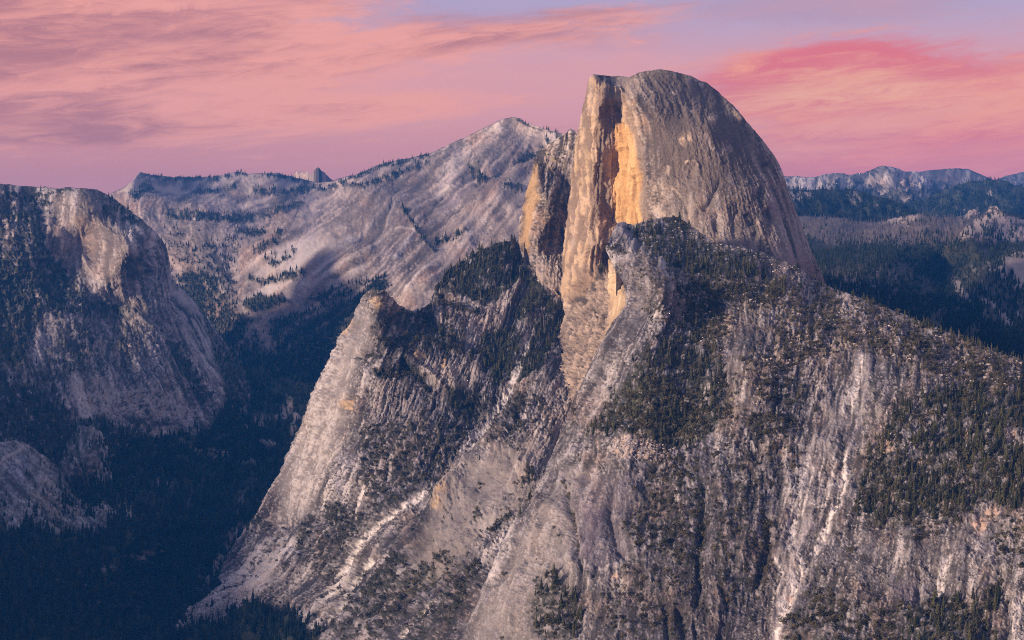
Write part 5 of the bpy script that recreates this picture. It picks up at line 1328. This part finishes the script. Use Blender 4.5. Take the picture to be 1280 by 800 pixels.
    b = np.maximum(b, up * (1 - .85 * smooth) * (.30 + .65 * sstep(-.2, .8, L.brk2 * .6 + L.brk * .7)))
    b = np.maximum(b, .75 * L.mask([(1060, 400), (1085, 385), (1150, 412), (1160, 430), (1110, 440), (1060, 425)], 8) * sstep(-.5, .5, L.brk))
    b = np.maximum(b, .8 * L.mask([(940, 480), (985, 440), (1000, 460), (1010, 500), (985, 512), (950, 505)], 8) * sstep(-.5, .5, L.brk))
    b = np.maximum(b, .55 * L.mask([(880, 560), (985, 550), (965, 640), (960, 740), (900, 760), (880, 680)], 12) * sstep(.15, .9, L.brk))
    b = np.maximum(b, .55 * L.mask([(790, 690), (860, 720), (860, 800), (760, 800), (740, 760)], 10) * sstep(.3, 1, L.brk))
    b = np.maximum(b, .6 * L.mask([(800, 310), (850, 345), (845, 400), (820, 430), (800, 400), (790, 350)], 8) * sstep(.1, .8, L.brk))
    b = np.maximum(b, .6 * L.mask([(1130, 640), (1180, 655), (1170, 680), (1140, 690)], 6) * sstep(-.2, .6, L.brk))
    b = np.maximum(b, .5 * L.mask([(1235, 640), (1300, 640), (1300, 720), (1250, 720)], 8) * sstep(0, .8, L.brk))
    b = np.maximum(b, .45 * L.mask([(950, 560), (1010, 560), (990, 640), (950, 640)], 6) * sstep(.4, 1, L.brk))
    b = np.maximum(b, .22 * (1 - smooth) * sstep(.6, 1.3, L.brk))
    for p, w in (([(705, 598), (714, 640), (722, 690), (729, 718)], 2.2), ([(690, 665), (700, 672), (706, 680)], 4), ([(660, 600), (655, 615)], 4), ([(755, 300), (768, 312), (790, 318)], 3), ([(955, 640), (960, 700), (945, 730)], 3), ([(876, 590), (868, 700)], 3), ([(630, 715), (634, 722)], 3), ([(1250, 720), (1235, 745)], 4), ([(700, 560), (722, 505)], 2.5)):
        b = np.maximum(b, .8 * L.stroke(p, w, breakup=1.0))
    ol = L.mask([(745, 530), (775, 490), (800, 470), (850, 470), (880, 500), (880, 550), (800, 545)], 10)
    t = t * (1 - .65 * ol)
    b = np.maximum(b, .9 * ol * under)
    P(under * sstep(-1.3, -.1, L.brk), VEG * 1.15, .8)
    P(under * ol * sstep(-.6, .5, L.brk2), OLIVE, .8)
    P(b * sstep(-.1, .55, L.brk + .25 * L.brk2), VEG * 1.6, .75)
    P(L.mask([(800, 560), (780, 600), (760, 600)], 4), DARK, .2)
    L.veg, L.bush = t, np.clip(b + .35 * under, 0, 1)
    L.rubble = np.clip(up * (1 - smooth) * (.08 + .7 * sstep(.2, 1.1, norm(fbm(L.PX / 20, L.PY / 12, 931, 4, .6)))) + .8 * L.mask([(860, 284), (900, 302), (960, 322), (1030, 356), (1000, 350), (960, 340), (940, 318), (880, 310)], 5)
                       + .5 * L.mask([(840, 280), (870, 290), (850, 320), (800, 300)], 6) + .35 * hole + .7 * L.mask([(765, 545), (850, 556), (845, 580), (770, 575)], 6), 0, 1)
    LANDS['shoulder'] = L
    return [(L.finish(), M_near)]


# ================================================================== build the land
names_made = []
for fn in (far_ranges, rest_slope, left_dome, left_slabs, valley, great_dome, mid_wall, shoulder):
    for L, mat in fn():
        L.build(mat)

# the ground under everything, out to the horizon
def ground_sheet():
    me = bpy.data.meshes.new('ground')
    s = 16000.0
    n = 24
    xs = np.linspace(-s, s, n + 1)
    V = [(x, y + 4500, -1250.0) for y in xs for x in xs]
    F = [(j * (n + 1) + i, j * (n + 1) + i + 1, (j + 1) * (n + 1) + i + 1, (j + 1) * (n + 1) + i) for j in range(n) for i in range(n)]
    me.from_pydata(V, [], F)
    at = me.attributes.new('albedo', 'FLOAT_COLOR', 'POINT')
    at.data.foreach_set('color', np.tile(np.array([*VEG, 1.0], np.float32), len(V)))
    me.materials.append(M_ground)
    o = bpy.data.objects.new('ground', me)
    S.collection.objects.link(o)
    o['kind'] = 'structure'




# the valley's north rim: unseen left of the view, placed and shaped to shade the valley floor
def shade_rim():
    nx, ny = 150, 260
    X, Y = np.meshgrid(np.linspace(-6200, -2650, nx), np.linspace(1500, 9000, ny))
    ax = -3700 + 260 * fbm(Y / 1400, 0 * Y + 2.2, 5, 3)                       # crest line
    crest = np.interp(Y[:, 0], [1500, 2200, 2900, 3600, 4600, 5600, 7000, 9000], [-160, 70, 170, 240, 170, 60, 0, -60])[:, None]  # crest heights set by where its shadow should end
    d = X - ax
    Z = np.where(d > 0, crest - 950 * (1 - np.exp(-(np.maximum(d, 0) / 420) ** 2)), crest + 0.02 * d)
    Z = Z + 70 * fbm(X / 420, Y / 420, 33, 5) * sstep(-1400, -500, Z + 0 * X) + 25 * ridged(X / 130, Y / 130, 44, 3)
    Z = np.maximum(Z, -1240)
    V = np.stack([X, Y, Z], -1).reshape(-1, 3)
    idx = np.arange(nx * ny).reshape(ny, nx)
    F = np.stack([idx[:-1, :-1], idx[:-1, 1:], idx[1:, 1:], idx[1:, :-1]], -1).reshape(-1, 4)
    me = bpy.data.meshes.new('mountain')
    me.from_pydata(V.tolist(), [], F.tolist())
    me.polygons.foreach_set('use_smooth', np.ones(len(F), bool))
    sl = np.hypot(*np.gradient(Z))
    rock = sstep(14, 30, sl + 6 * fbm(X / 90, Y / 90, 3, 3))[..., None]
    C = VEG * (1 - rock) + np.array([.24, .21, .2]) * rock
    at = me.attributes.new('albedo', 'FLOAT_COLOR', 'POINT')
    at.data.foreach_set('color', np.concatenate([C.reshape(-1, 3), np.ones((nx * ny, 1))], 1).astype(np.float32).reshape(-1))
    me.materials.append(M_far)
    o = bpy.data.objects.new('mountain', me)
    S.collection.objects.link(o)
    o['kind'] = 'structure'


ground_sheet()
shade_rim()

# ================================================================== trees, shrubs, boulders
def mesh_from(name, V, F, mats, midx=None, smooth=False):
    me = bpy.data.meshes.new(name)
    me.from_pydata(V, [], F)
    for m in mats:
        me.materials.append(m)
    if midx is not None:
        me.polygons.foreach_set('material_index', np.asarray(midx, np.int32))
    if smooth:
        me.polygons.foreach_set('use_smooth', np.ones(len(F), bool))
    me.update()
    return me


def crown_geometry(rnd, tiers=9, wide=0.16, bare=0.12, lean=0.0):
    """a conifer crown one unit tall: ragged whorls of drooping boughs, each bough its own few faces"""
    V, F = [], []
    for k in range(tiers):
        f = k / (tiers - 1)
        z = bare + (0.97 - bare) * f
        r = wide * (1 - f) ** 0.75 * rnd.uniform(0.8, 1.15) + 0.012
        nb = 7 if f < 0.6 else 5
        a0 = rnd.uniform(0, 6.28)
        hgt = (0.97 - bare) / tiers * 1.9
        for b in range(nb):
            if rnd.random() < 0.10:
                continue
            a = a0 + 6.283 * b / nb + rnd.uniform(-.3, .3)
            rr = r * rnd.uniform(0.65, 1.25)
            wd = 3.4 / nb * rr * rnd.uniform(.45, .7)
            c, s = math.cos(a), math.sin(a)
            i = len(V)
            zt = z + hgt * rnd.uniform(.5, .8)
            zb = z - hgt * rnd.uniform(.15, .45)
            V += [(0.006 * c, 0.006 * s, zt), (rr * c, rr * s, zb), (rr * .6 * c - wd * s, rr * .6 * s + wd * c, z + .02 * rnd.random()), (rr * .6 * c + wd * s, rr * .6 * s - wd * c, z + .02 * rnd.random()), (rr * .35 * c, rr * .35 * s, z - hgt * .35)]
            F += [(i, i + 2, i + 1), (i, i + 1, i + 3), (i + 4, i + 1, i + 2), (i + 4, i + 3, i + 1)]
    i = len(V)
    V += [(0, 0, 1.0), (.014, 0, .9), (-.007, .012, .9), (-.007, -.012, .9)]
    F += [(i, i + 1, i + 2), (i, i + 2, i + 3), (i, i + 3, i + 1)]
    V = [(x + lean * z * z, y, z) for x, y, z in V]
    return V, F


def trunk_geometry(r0=0.016, top=0.93, n=6):
    V, F = [], []
    for z, r in ((-0.06, r0 * 1.3), (0.15, r0), (0.55, r0 * .6), (top, r0 * .12)):
        for k in range(n):
            a = 6.283 * k / n
            V.append((r * math.cos(a), r * math.sin(a), z))
    for q in range(3):
        for k in range(n):
            a, b = q * n + k, q * n + (k + 1) % n
            F.append((a, b, b + n, a + n))
    return V, F


def shrub_geometry(rnd, n=46):
    V, F = [], []
    for k in range(n):
        a, t = rnd.uniform(0, 6.283), rnd.random()
        rr = 0.5 * math.sqrt(t) * rnd.uniform(.75, 1.15)
        z = .45 + (0.5 * math.sqrt(max(0, 1 - t * .8))) * rnd.uniform(-.7, 1.08)
        x, y = rr * math.cos(a), rr * math.sin(a)
        s = rnd.uniform(.09, .18)
        i = len(V)
        for q in range(3):
            V.append((x + rnd.uniform(-s, s) * 1.3, y + rnd.uniform(-s, s) * 1.3, z + rnd.uniform(-s, s)))
        V.append((x * .8, y * .8, z + s * .9))
        F += [(i, i + 1, i + 2), (i + 3, i, i + 1), (i + 3, i + 1, i + 2), (i + 3, i + 2, i)]
    return V, F


def stems_geometry(rnd, n=5):
    V, F = [], []
    for k in range(n):
        a = 6.283 * k / n + rnd.uniform(-.4, .4)
        r = rnd.uniform(.2, .38)
        i = len(V)
        for (cx_, cy_, cz_, w) in ((0, 0, -.12, .035), (r * math.cos(a), r * math.sin(a), rnd.uniform(.28, .42), .012)):
            for q in range(3):
                b = 2.094 * q
                V.append((cx_ + w * math.cos(b), cy_ + w * math.sin(b), cz_))
        for q in range(3):
            F.append((i + q, i + (q + 1) % 3, i + 3 + (q + 1) % 3, i + 3 + q))
    return V, F


def boulder_geometry(rnd):
    t = (1 + 5 ** .5) / 2
    P = [(-1, t, 0), (1, t, 0), (-1, -t, 0), (1, -t, 0), (0, -1, t), (0, 1, t), (0, -1, -t), (0, 1, -t), (t, 0, -1), (t, 0, 1), (-t, 0, -1), (-t, 0, 1)]
    F = [(0, 11, 5), (0, 5, 1), (0, 1, 7), (0, 7, 10), (0, 10, 11), (1, 5, 9), (5, 11, 4), (11, 10, 2), (10, 7, 6), (7, 1, 8), (3, 9, 4), (3, 4, 2), (3, 2, 6), (3, 6, 8), (3, 8, 9), (4, 9, 5), (2, 4, 11), (6, 2, 10), (8, 6, 7), (9, 8, 1)]
    sx, sy, sz = rnd.uniform(.7, 1.2), rnd.uniform(.6, 1.1), rnd.uniform(.45, .85)
    V = []
    for x, y, z in P:
        k = .28 * rnd.uniform(.72, 1.2)
        V.append((x * k * sx, y * k * sy, z * k * sz + .12))
    return V, F


rnd = random.Random(5)
tree_crowns, tree_trunks, tree_joined = [], [], []
for i in range(7):
    cv, cf = crown_geometry(rnd, tiers=rnd.choice((8, 9, 10, 11)), wide=rnd.uniform(.11, .19), bare=rnd.uniform(.06, .22), lean=rnd.uniform(-.03, .03))
    tv, tf = trunk_geometry()
    tree_crowns.append(mesh_from('crown', cv, cf, [M_needle]))
    tree_trunks.append(mesh_from('trunk', tv, tf, [M_bark]))
    tree_joined.append(mesh_from('conifer_shape', cv + tv, cf + [tuple(q + len(cv) for q in f) for f in tf], [M_needle, M_bark], [0] * len(cf) + [1] * len(tf)))
snag_joined = []
for i in range(3):
    cv, cf = crown_geometry(rnd, tiers=5, wide=.07, bare=.3)
    cf = [f for f in cf if rnd.random() < .4]
    tv, tf = trunk_geometry(.02)
    snag_joined.append(mesh_from('snag_shape', cv + tv, cf + [tuple(q + len(cv) for q in f) for f in tf], [M_snag]))
shrub_leaves, shrub_stems, shrub_joined = [], [], []
for i in range(5):
    cv, cf = shrub_geometry(rnd)
    tv, tf = stems_geometry(rnd)
    shrub_leaves.append(mesh_from('foliage', cv, cf, [M_bush]))
    shrub_stems.append(mesh_from('stems', tv, tf, [M_bark]))
    shrub_joined.append(mesh_from('shrub_shape', cv + tv, cf + [tuple(q + len(cv) for q in f) for f in tf], [M_bush, M_bark], [0] * len(cf) + [1] * len(tf)))
boulder_mesh = [mesh_from('boulder', *boulder_geometry(rnd), [M_stone]) for i in range(5)]


def stuff_from(name, shapes, P, scale, rot, label):
    """one object of kind stuff: the shapes scattered on given points by geometry nodes"""
    col = bpy.data.collections.new(name + '_shapes')          # not linked to the scene
    for i, me in enumerate(shapes):
        col.objects.link(bpy.data.objects.new('%s_shape_%02d' % (name, i), me))
    n = len(P)
    me = bpy.data.meshes.new(name)
    me.vertices.add(n)
    me.vertices.foreach_set('co', np.asarray(P, np.float32).reshape(-1))
    a = me.attributes.new('size', 'FLOAT_VECTOR', 'POINT')
    a.data.foreach_set('vector', np.asarray(scale, np.float32).reshape(-1))
    a = me.attributes.new('turn', 'FLOAT_VECTOR', 'POINT')
    a.data.foreach_set('vector', np.asarray(rot, np.float32).reshape(-1))
    a = me.attributes.new('pick', 'INT', 'POINT')
    a.data.foreach_set('value', np.random.default_rng(n).integers(0, len(shapes), n).astype(np.int32))
    o = bpy.data.objects.new(name, me)
    S.collection.objects.link(o)
    ng = bpy.data.node_groups.new(name, 'GeometryNodeTree')
    ng.interface.new_socket('Geometry', in_out='INPUT', socket_type='NodeSocketGeometry')
    ng.interface.new_socket('Geometry', in_out='OUTPUT', socket_type='NodeSocketGeometry')
    N, Lk = ng.nodes, ng.links
    gi, go = N.new('NodeGroupInput'), N.new('NodeGroupOutput')
    ci = N.new('GeometryNodeCollectionInfo')
    ci.inputs['Collection'].default_value = col
    ci.inputs['Separate Children'].default_value = True
    ci.inputs['Reset Children'].default_value = True
    ip = N.new('GeometryNodeInstanceOnPoints')
    ip.inputs['Pick Instance'].default_value = True
    at = []
    for nm, ty in (('size', 'FLOAT_VECTOR'), ('turn', 'FLOAT_VECTOR'), ('pick', 'INT')):
        x = N.new('GeometryNodeInputNamedAttribute')
        x.data_type = ty
        x.inputs['Name'].default_value = nm
        at.append(x)
    e2r = N.new('FunctionNodeEulerToRotation')
    Lk.new(at[1].outputs[0], e2r.inputs[0])
    Lk.new(gi.outputs[0], ip.inputs['Points'])
    Lk.new(ci.outputs[0], ip.inputs['Instance'])
    Lk.new(at[2].outputs[0], ip.inputs['Instance Index'])
    Lk.new(e2r.outputs[0], ip.inputs['Rotation'])
    Lk.new(at[0].outputs[0], ip.inputs['Scale'])
    Lk.new(ip.outputs[0], go.inputs[0])
    md = o.modifiers.new('scatter', 'NODES')
    md.node_group = ng
    o['kind'] = 'stuff'
    o['label'] = label
    return o


rg = np.random.default_rng(77)


def gather(spec):
    """[(land, density array, count, lo, hi)] -> points, heights, land key"""
    PP, HH, KK, XX = [], [], [], []
    for key, dens, n, lo, hi in spec:
        L = LANDS[key]
        P, k = L.scatter(dens(L), n, rg)
        PP.append(P)
        HH.append(lo + (hi - lo) * rg.beta(1.4, 2.6, len(P)))
        KK += [key] * len(P)
        XX.append(np.stack([L.PX.ravel()[k], L.PY.ravel()[k]], 1))
    return np.concatenate(PP), np.concatenate(HH), np.array(KK), np.concatenate(XX)


def thin(P, H, gap):
    """drop points that stand inside an earlier one"""
    cell = {}
    keep = []
    for i, (p, h) in enumerate(zip(P, H)):
        g = gap * h
        c = (int(p[0] // 6), int(p[1] // 6), int(p[2] // 6))
        ok = True
        for a in (-1, 0, 1):
            for b in (-1, 0, 1):
                for d in (-1, 0, 1):
                    for j in cell.get((c[0] + a, c[1] + b, c[2] + d), ()):
                        if (P[j][0] - p[0]) ** 2 + (P[j][1] - p[1]) ** 2 < g * g:
                            ok = False
                            break
                    if not ok:
                        break
                if not ok:
                    break
            if not ok:
                break
        if ok:
            keep.append(i)
            cell.setdefault(c, []).append(i)
    return np.array(keep, int)


# ---- conifers near enough to tell apart
P, H, K, XY = gather([('shoulder', lambda L: L.veg, 1750, 6, 29), ('shoulder', lambda L: .12 * L.bush * (L.PY < 520), 260, 6, 13),
                      ('shoulder', lambda L: ((np.arange(L.H)[:, None] < 7) & (L.PX > 985)) * 1.0, 130, 9, 19),
                      ('wall', lambda L: L.veg, 800, 10, 30), ('wall', lambda L: L.bush * .2, 260, 8, 16), ('dome', lambda L: L.veg * (L.veg > .5), 5, 20, 30)])
k = thin(P, H, .12)
P, H, K, XY = P[k], H[k], K[k], XY[k]
size = H / P[:, 1] * FPX
W = size * np.where(K == 'shoulder', 1.0, .95)
order = np.argsort(-W)


def spot(x, y, box, names=('left', 'right')):
    """where inside a wood or slope, in words"""
    x0, y0, x1, y1 = box
    u, v = (x - x0) / (x1 - x0), (y - y0) / (y1 - y0)
    a = 'upper' if v < .34 else 'lower' if v > .67 else 'middle'
    b = names[0] if u < .34 else names[1] if u > .67 else 'centre'
    return {('middle', 'centre'): 'at the centre', ('upper', 'centre'): 'along the upper edge', ('lower', 'centre'): 'along the lower edge', ('middle', names[0]): 'on the %s side' % names[0], ('middle', names[1]): 'on the %s side' % names[1]}.get((a, b), 'in the %s %s corner' % (a, b))


def place_words(x, y, key):
    """which wood a tree stands in, by what one can find in the photograph"""
    if key == 'dome':
        return 'on a ledge low on the great cliff face'
    if key == 'wall':
        if y < 385 and x < 664:
            return spot(x, y, (550, 300, 662, 380)) + ' of the shelf wood beside the sheer face'
        if x > 640 and y < 500:
            return ('in the upper' if y < 430 else 'in the lower') + ' part of the gully wood under the sheer face'
        if y > 740:
            return 'at the foot of the pale slabs'
        return ('high' if y < 560 else 'low') + ' on a ledge of the grey wall left of the shoulder'
    if y < 352 and x < 985:
        return spot(x, y, (785, 275, 975, 350)) + ' of the wood at the dome base'
    if x > 985 and y < 470:
        return ('on the upper' if x < 1130 else 'on the lower') + ' part of the skyline ridge right of the dome'
    if x > 1050 and y < 700:
        return spot(x, y, (1070, 480, 1280, 655)) + ' of the wood beside the white streak'
    if 720 < x < 925 and y < 590:
        return spot(x, y, (735, 350, 908, 560)) + ' of the steep wood below the dome'
    if y > 700 and x > 900:
        return 'among dark bushes at the bottom right of the slope'
    if y > 600:
        return ('in the left' if x < 740 else 'in the right') + ' clefts of the lower wall'
    return 'standing alone among scrub on the upper slope'


def shrub_words(x, y):
    if x > 1050 and 470 < y < 700:
        return spot(x, y, (1060, 480, 1280, 690)) + ' of the wood beside the white streak'
    if x > 985 and y >= 700:
        return ('left' if x < 1110 else 'right') + ' among dark bushes at the slope bottom'
    if x > 780 and y < 560:
        return spot(x, y, (790, 300, 1280, 555)) + ' of the broken upper shoulder'
    if x > 930:
        return 'beside the long white streak on the lower slabs'
    if x > 780:
        return ('in the upper' if y < 640 else 'in the middle' if y < 720 else 'in the lowest') + ' part of the clefts under the steep wood'
    if x > 620:
        return 'on the smooth rib at the bottom centre' if y > 600 else 'on the rib left of the steep wood'
    return ('high' if y < 500 else 'halfway down' if y < 650 else 'low') + ' on the grey wall left of the smooth rib'


def boulder_words(x, y):
    if y < 360:
        return ('left' if x < 880 else 'right') + ' in the rubble at the dome base'
    if y < 530:
        return spot(x, y, (830, 360, 1280, 520)) + ' of the broken upper shoulder'
    if x < 900 and y < 620:
        return 'on the broken ledge under the steep wood'
    return ('in a clearing of the wood beside the white streak' if x > 900 else 'at the foot of the pale slabs above the valley')


def extremes(words, XY, size):
    """the leftmost, rightmost, highest, lowest and tallest of each place, counted over everything that stands there"""
    out = {}
    w = np.array(words)
    for s in set(words):
        k = np.where(w == s)[0]
        if len(k) < 6:
            continue
        for nm, q in (('tallest', k[np.argmax(size[k])]), ('leftmost', k[np.argmin(XY[k, 0])]), ('rightmost', k[np.argmax(XY[k, 0])]), ('uppermost', k[np.argmin(XY[k, 1])]), ('lowest', k[np.argmax(XY[k, 1])])):
            out.setdefault(int(q), nm)
    return out


N_TREE = 300
first = order[:N_TREE]
words_t = [place_words(a[0], a[1], k_) for a, k_ in zip(XY, K)]
ext_t = extremes(words_t, XY, H)
for q, i in enumerate(first):
    v = int(rg.integers(0, len(tree_crowns)))
    o = bpy.data.objects.new('conifer', None)
    o.empty_display_size = 1
    S.collection.objects.link(o)
    o.location = P[i] - np.array([0, 0, .4])
    o.rotation_euler = (0, 0, float(rg.uniform(0, 6.28)))
    s = float(H[i])
    wd = s * float(rg.uniform(.9, 1.35))
    o.scale = (wd, wd, s)
    where = words_t[i]
    if int(i) in ext_t:
        o['label'] = '%s conifer %s' % (ext_t[int(i)], where)
    else:
        form = ('tall' if H[i] > 21 else 'medium-height' if H[i] > 16 else 'short') + (' slender' if wd / s < 1.1 else ' broad')
        o['label'] = '%s conifer %s' % (form, where)
    o['category'] = 'tree'
    o['group'] = 'conifers ' + where if int(i) in ext_t else '%s conifers %s' % (form, where)
    for nm, me in (('crown', tree_crowns[v]), ('trunk', tree_trunks[v])):
        c = bpy.data.objects.new(nm, me)
        S.collection.objects.link(c)
        c.parent = o
rest = order[N_TREE:]

# ---- the woods that read as one mass
Pf, Hf, Kf, XYf = gather([('basin', lambda L: L.veg * (L.PY < 470), 12000, 14, 30), ('valley', lambda L: L.veg, 7500, 18, 42), ('left', lambda L: L.veg, 1900, 12, 28), ('rest', lambda L: L.veg, 6500, 14, 28),
                          ('slab_a', lambda L: L.veg, 420, 14, 30), ('slab_b', lambda L: L.veg, 350, 14, 30), ('hill_a', lambda L: L.veg, 3200, 18, 34), ('hill_b', lambda L: L.veg, 3200, 18, 34),
                          ('wing', lambda L: L.veg, 60, 5, 10)])
far_joined = []
for me in tree_joined:
    m2 = me.copy()
    m2.materials[0] = M_needle_far
    far_joined.append(m2)
n = len(rest)
wd = H[rest] * rg.uniform(.95, 1.4, n)
stuff_from('woodland', tree_joined + snag_joined[:1], P[rest] - np.array([0, 0, .4]), np.stack([wd, wd, H[rest]], 1), np.stack([0 * wd, 0 * wd, rg.uniform(0, 6.28, n)], 1), 'smaller conifers filling the woods on the near granite slopes')
Pa, Ha = Pf, Hf
n = len(Pa)
wd = Ha * rg.uniform(.95, 1.4, n)
stuff_from('forest', far_joined, Pa - np.array([0, 0, .4]), np.stack([wd, wd, Ha], 1), np.stack([0 * wd, 0 * wd, rg.uniform(0, 6.28, n)], 1), 'dark conifer woods covering the valley, ledges and far slopes')
Ps, Hs, Ks, XYs = gather([('basin', lambda L: L.snag, 1700, 14, 26)])
n = len(Ps)
stuff_from('burnt_forest', snag_joined, Ps, np.stack([Hs, Hs, Hs], 1), np.stack([0 * Hs, 0 * Hs, rg.uniform(0, 6.28, n)], 1), 'grey burnt trees standing on the plateau right of the dome')

# ---- shrubs
P, H, K, XY = gather([('shoulder', lambda L: L.bush ** 1.5, 6500, 1.8, 10.5), ('wall', lambda L: L.bush ** 1.5, 3600, 2.5, 11), ('left', lambda L: .3 * L.veg, 300, 4, 8)])
sz = H / P[:, 1] * FPX
order = np.argsort(-sz)
words_s = [shrub_words(a[0], a[1]) for a in XY]
ext_s = extremes(words_s, XY, H)
for i in order[:300]:
    v = int(rg.integers(0, len(shrub_leaves)))
    o = bpy.data.objects.new('shrub', None)
    S.collection.objects.link(o)
    o.location = P[i] - np.array([0, 0, .3])
    o.rotation_euler = (0, 0, float(rg.uniform(0, 6.28)))
    s = float(H[i]) * 1.15
    o.scale = (s * 1.1, s * 1.1, s)
    x, y = XY[i]
    where = words_s[i]
    if int(i) in ext_s:
        o['label'] = '%s shrub %s' % (ext_s[int(i)], where)
        o['group'] = 'shrubs ' + where
    else:
        form = 'big' if H[i] > 6.6 else 'low'
        o['label'] = '%s olive shrub %s' % (form, where)
        o['group'] = '%s shrubs %s' % (form, where)
    o['category'] = 'shrub'
    for nm, me in (('foliage', shrub_leaves[v]), ('stems', shrub_stems[v])):
        c = bpy.data.objects.new(nm, me)
        S.collection.objects.link(c)
        c.parent = o
r = order[300:]
n = len(r)
wd = H[r] * rg.uniform(.85, 1.35, n)
stuff_from('scrub', shrub_joined, P[r] - np.array([0, 0, .3]), np.stack([wd, wd, H[r]], 1), np.stack([0 * wd, 0 * wd, rg.uniform(0, 6.28, n)], 1), 'dark olive scrub scattered over the granite slopes')

# ---- boulders
P, H, K, XY = gather([('shoulder', lambda L: L.rubble ** 2, 1300, 1.2, 6.5), ('wall', lambda L: L.rubble, 700, 2, 7)])
order = np.argsort(-H / P[:, 1])
words_b = [boulder_words(a[0], a[1]) for a in XY]
ext_b = extremes(words_b, XY, H)
for i in order[:200]:
    o = bpy.data.objects.new('boulder', boulder_mesh[int(rg.integers(0, 5))])
    S.collection.objects.link(o)
    o.location = P[i]
    o.rotation_euler = (float(rg.uniform(-.3, .3)), float(rg.uniform(-.3, .3)), float(rg.uniform(0, 6.28)))
    s = float(H[i]) * 1.1
    o.scale = (s * 1.2, s, s * .8)
    x, y = XY[i]
    where = boulder_words(x, y)
    if int(i) in ext_b:
        o['label'] = '%s pale granite boulder %s' % (ext_b[int(i)].replace('tallest', 'biggest'), where)
        o['group'] = 'boulders ' + where
    else:
        o['label'] = 'pale granite boulder ' + where
        o['group'] = 'pale boulders ' + where
    o['category'] = 'boulder'
r = order[200:]
n = len(r)
stuff_from('rubble', boulder_mesh, P[r], np.stack([H[r] * 1.2, H[r], H[r] * .8], 1), rg.uniform(-.3, .3, (n, 3)) * np.array([1, 1, 10]), 'pale broken rock lying between the shrubs')

# ================================================================== haze
def haze_box():
    x0, x1, y0, y1, z0, z1 = -16100, 16100, -11600, 20600, -1252.0, 1130.0
    V = [(x, y, z) for z in (z0, z1) for y in (y0, y1) for x in (x0, x1)]
    F = [(0, 2, 3, 1), (4, 5, 7, 6), (0, 1, 5, 4), (1, 3, 7, 5), (3, 2, 6, 7), (2, 0, 4, 6)]
    m = bpy.data.materials.new('blue_air')
    m.use_nodes = True
    T = NT(m.node_tree)
    v = T.node('ShaderNodeVolumePrincipled')
    v.inputs['Color'].default_value = (0.03, 0.29, 1.0, 1)
    v.inputs['Density'].default_value = HAZE
    v.inputs['Anisotropy'].default_value = 0.0
    out = T.node('ShaderNodeOutputMaterial')
    T.lk(v.outputs[0], out.inputs['Volume'])
    o = bpy.data.objects.new('haze', mesh_from('haze', V, F, [m]))
    S.collection.objects.link(o)
    o['kind'] = 'stuff'
    o['label'] = 'thin blue evening air between the mountains'


HAZE = 0.000028
haze_box()
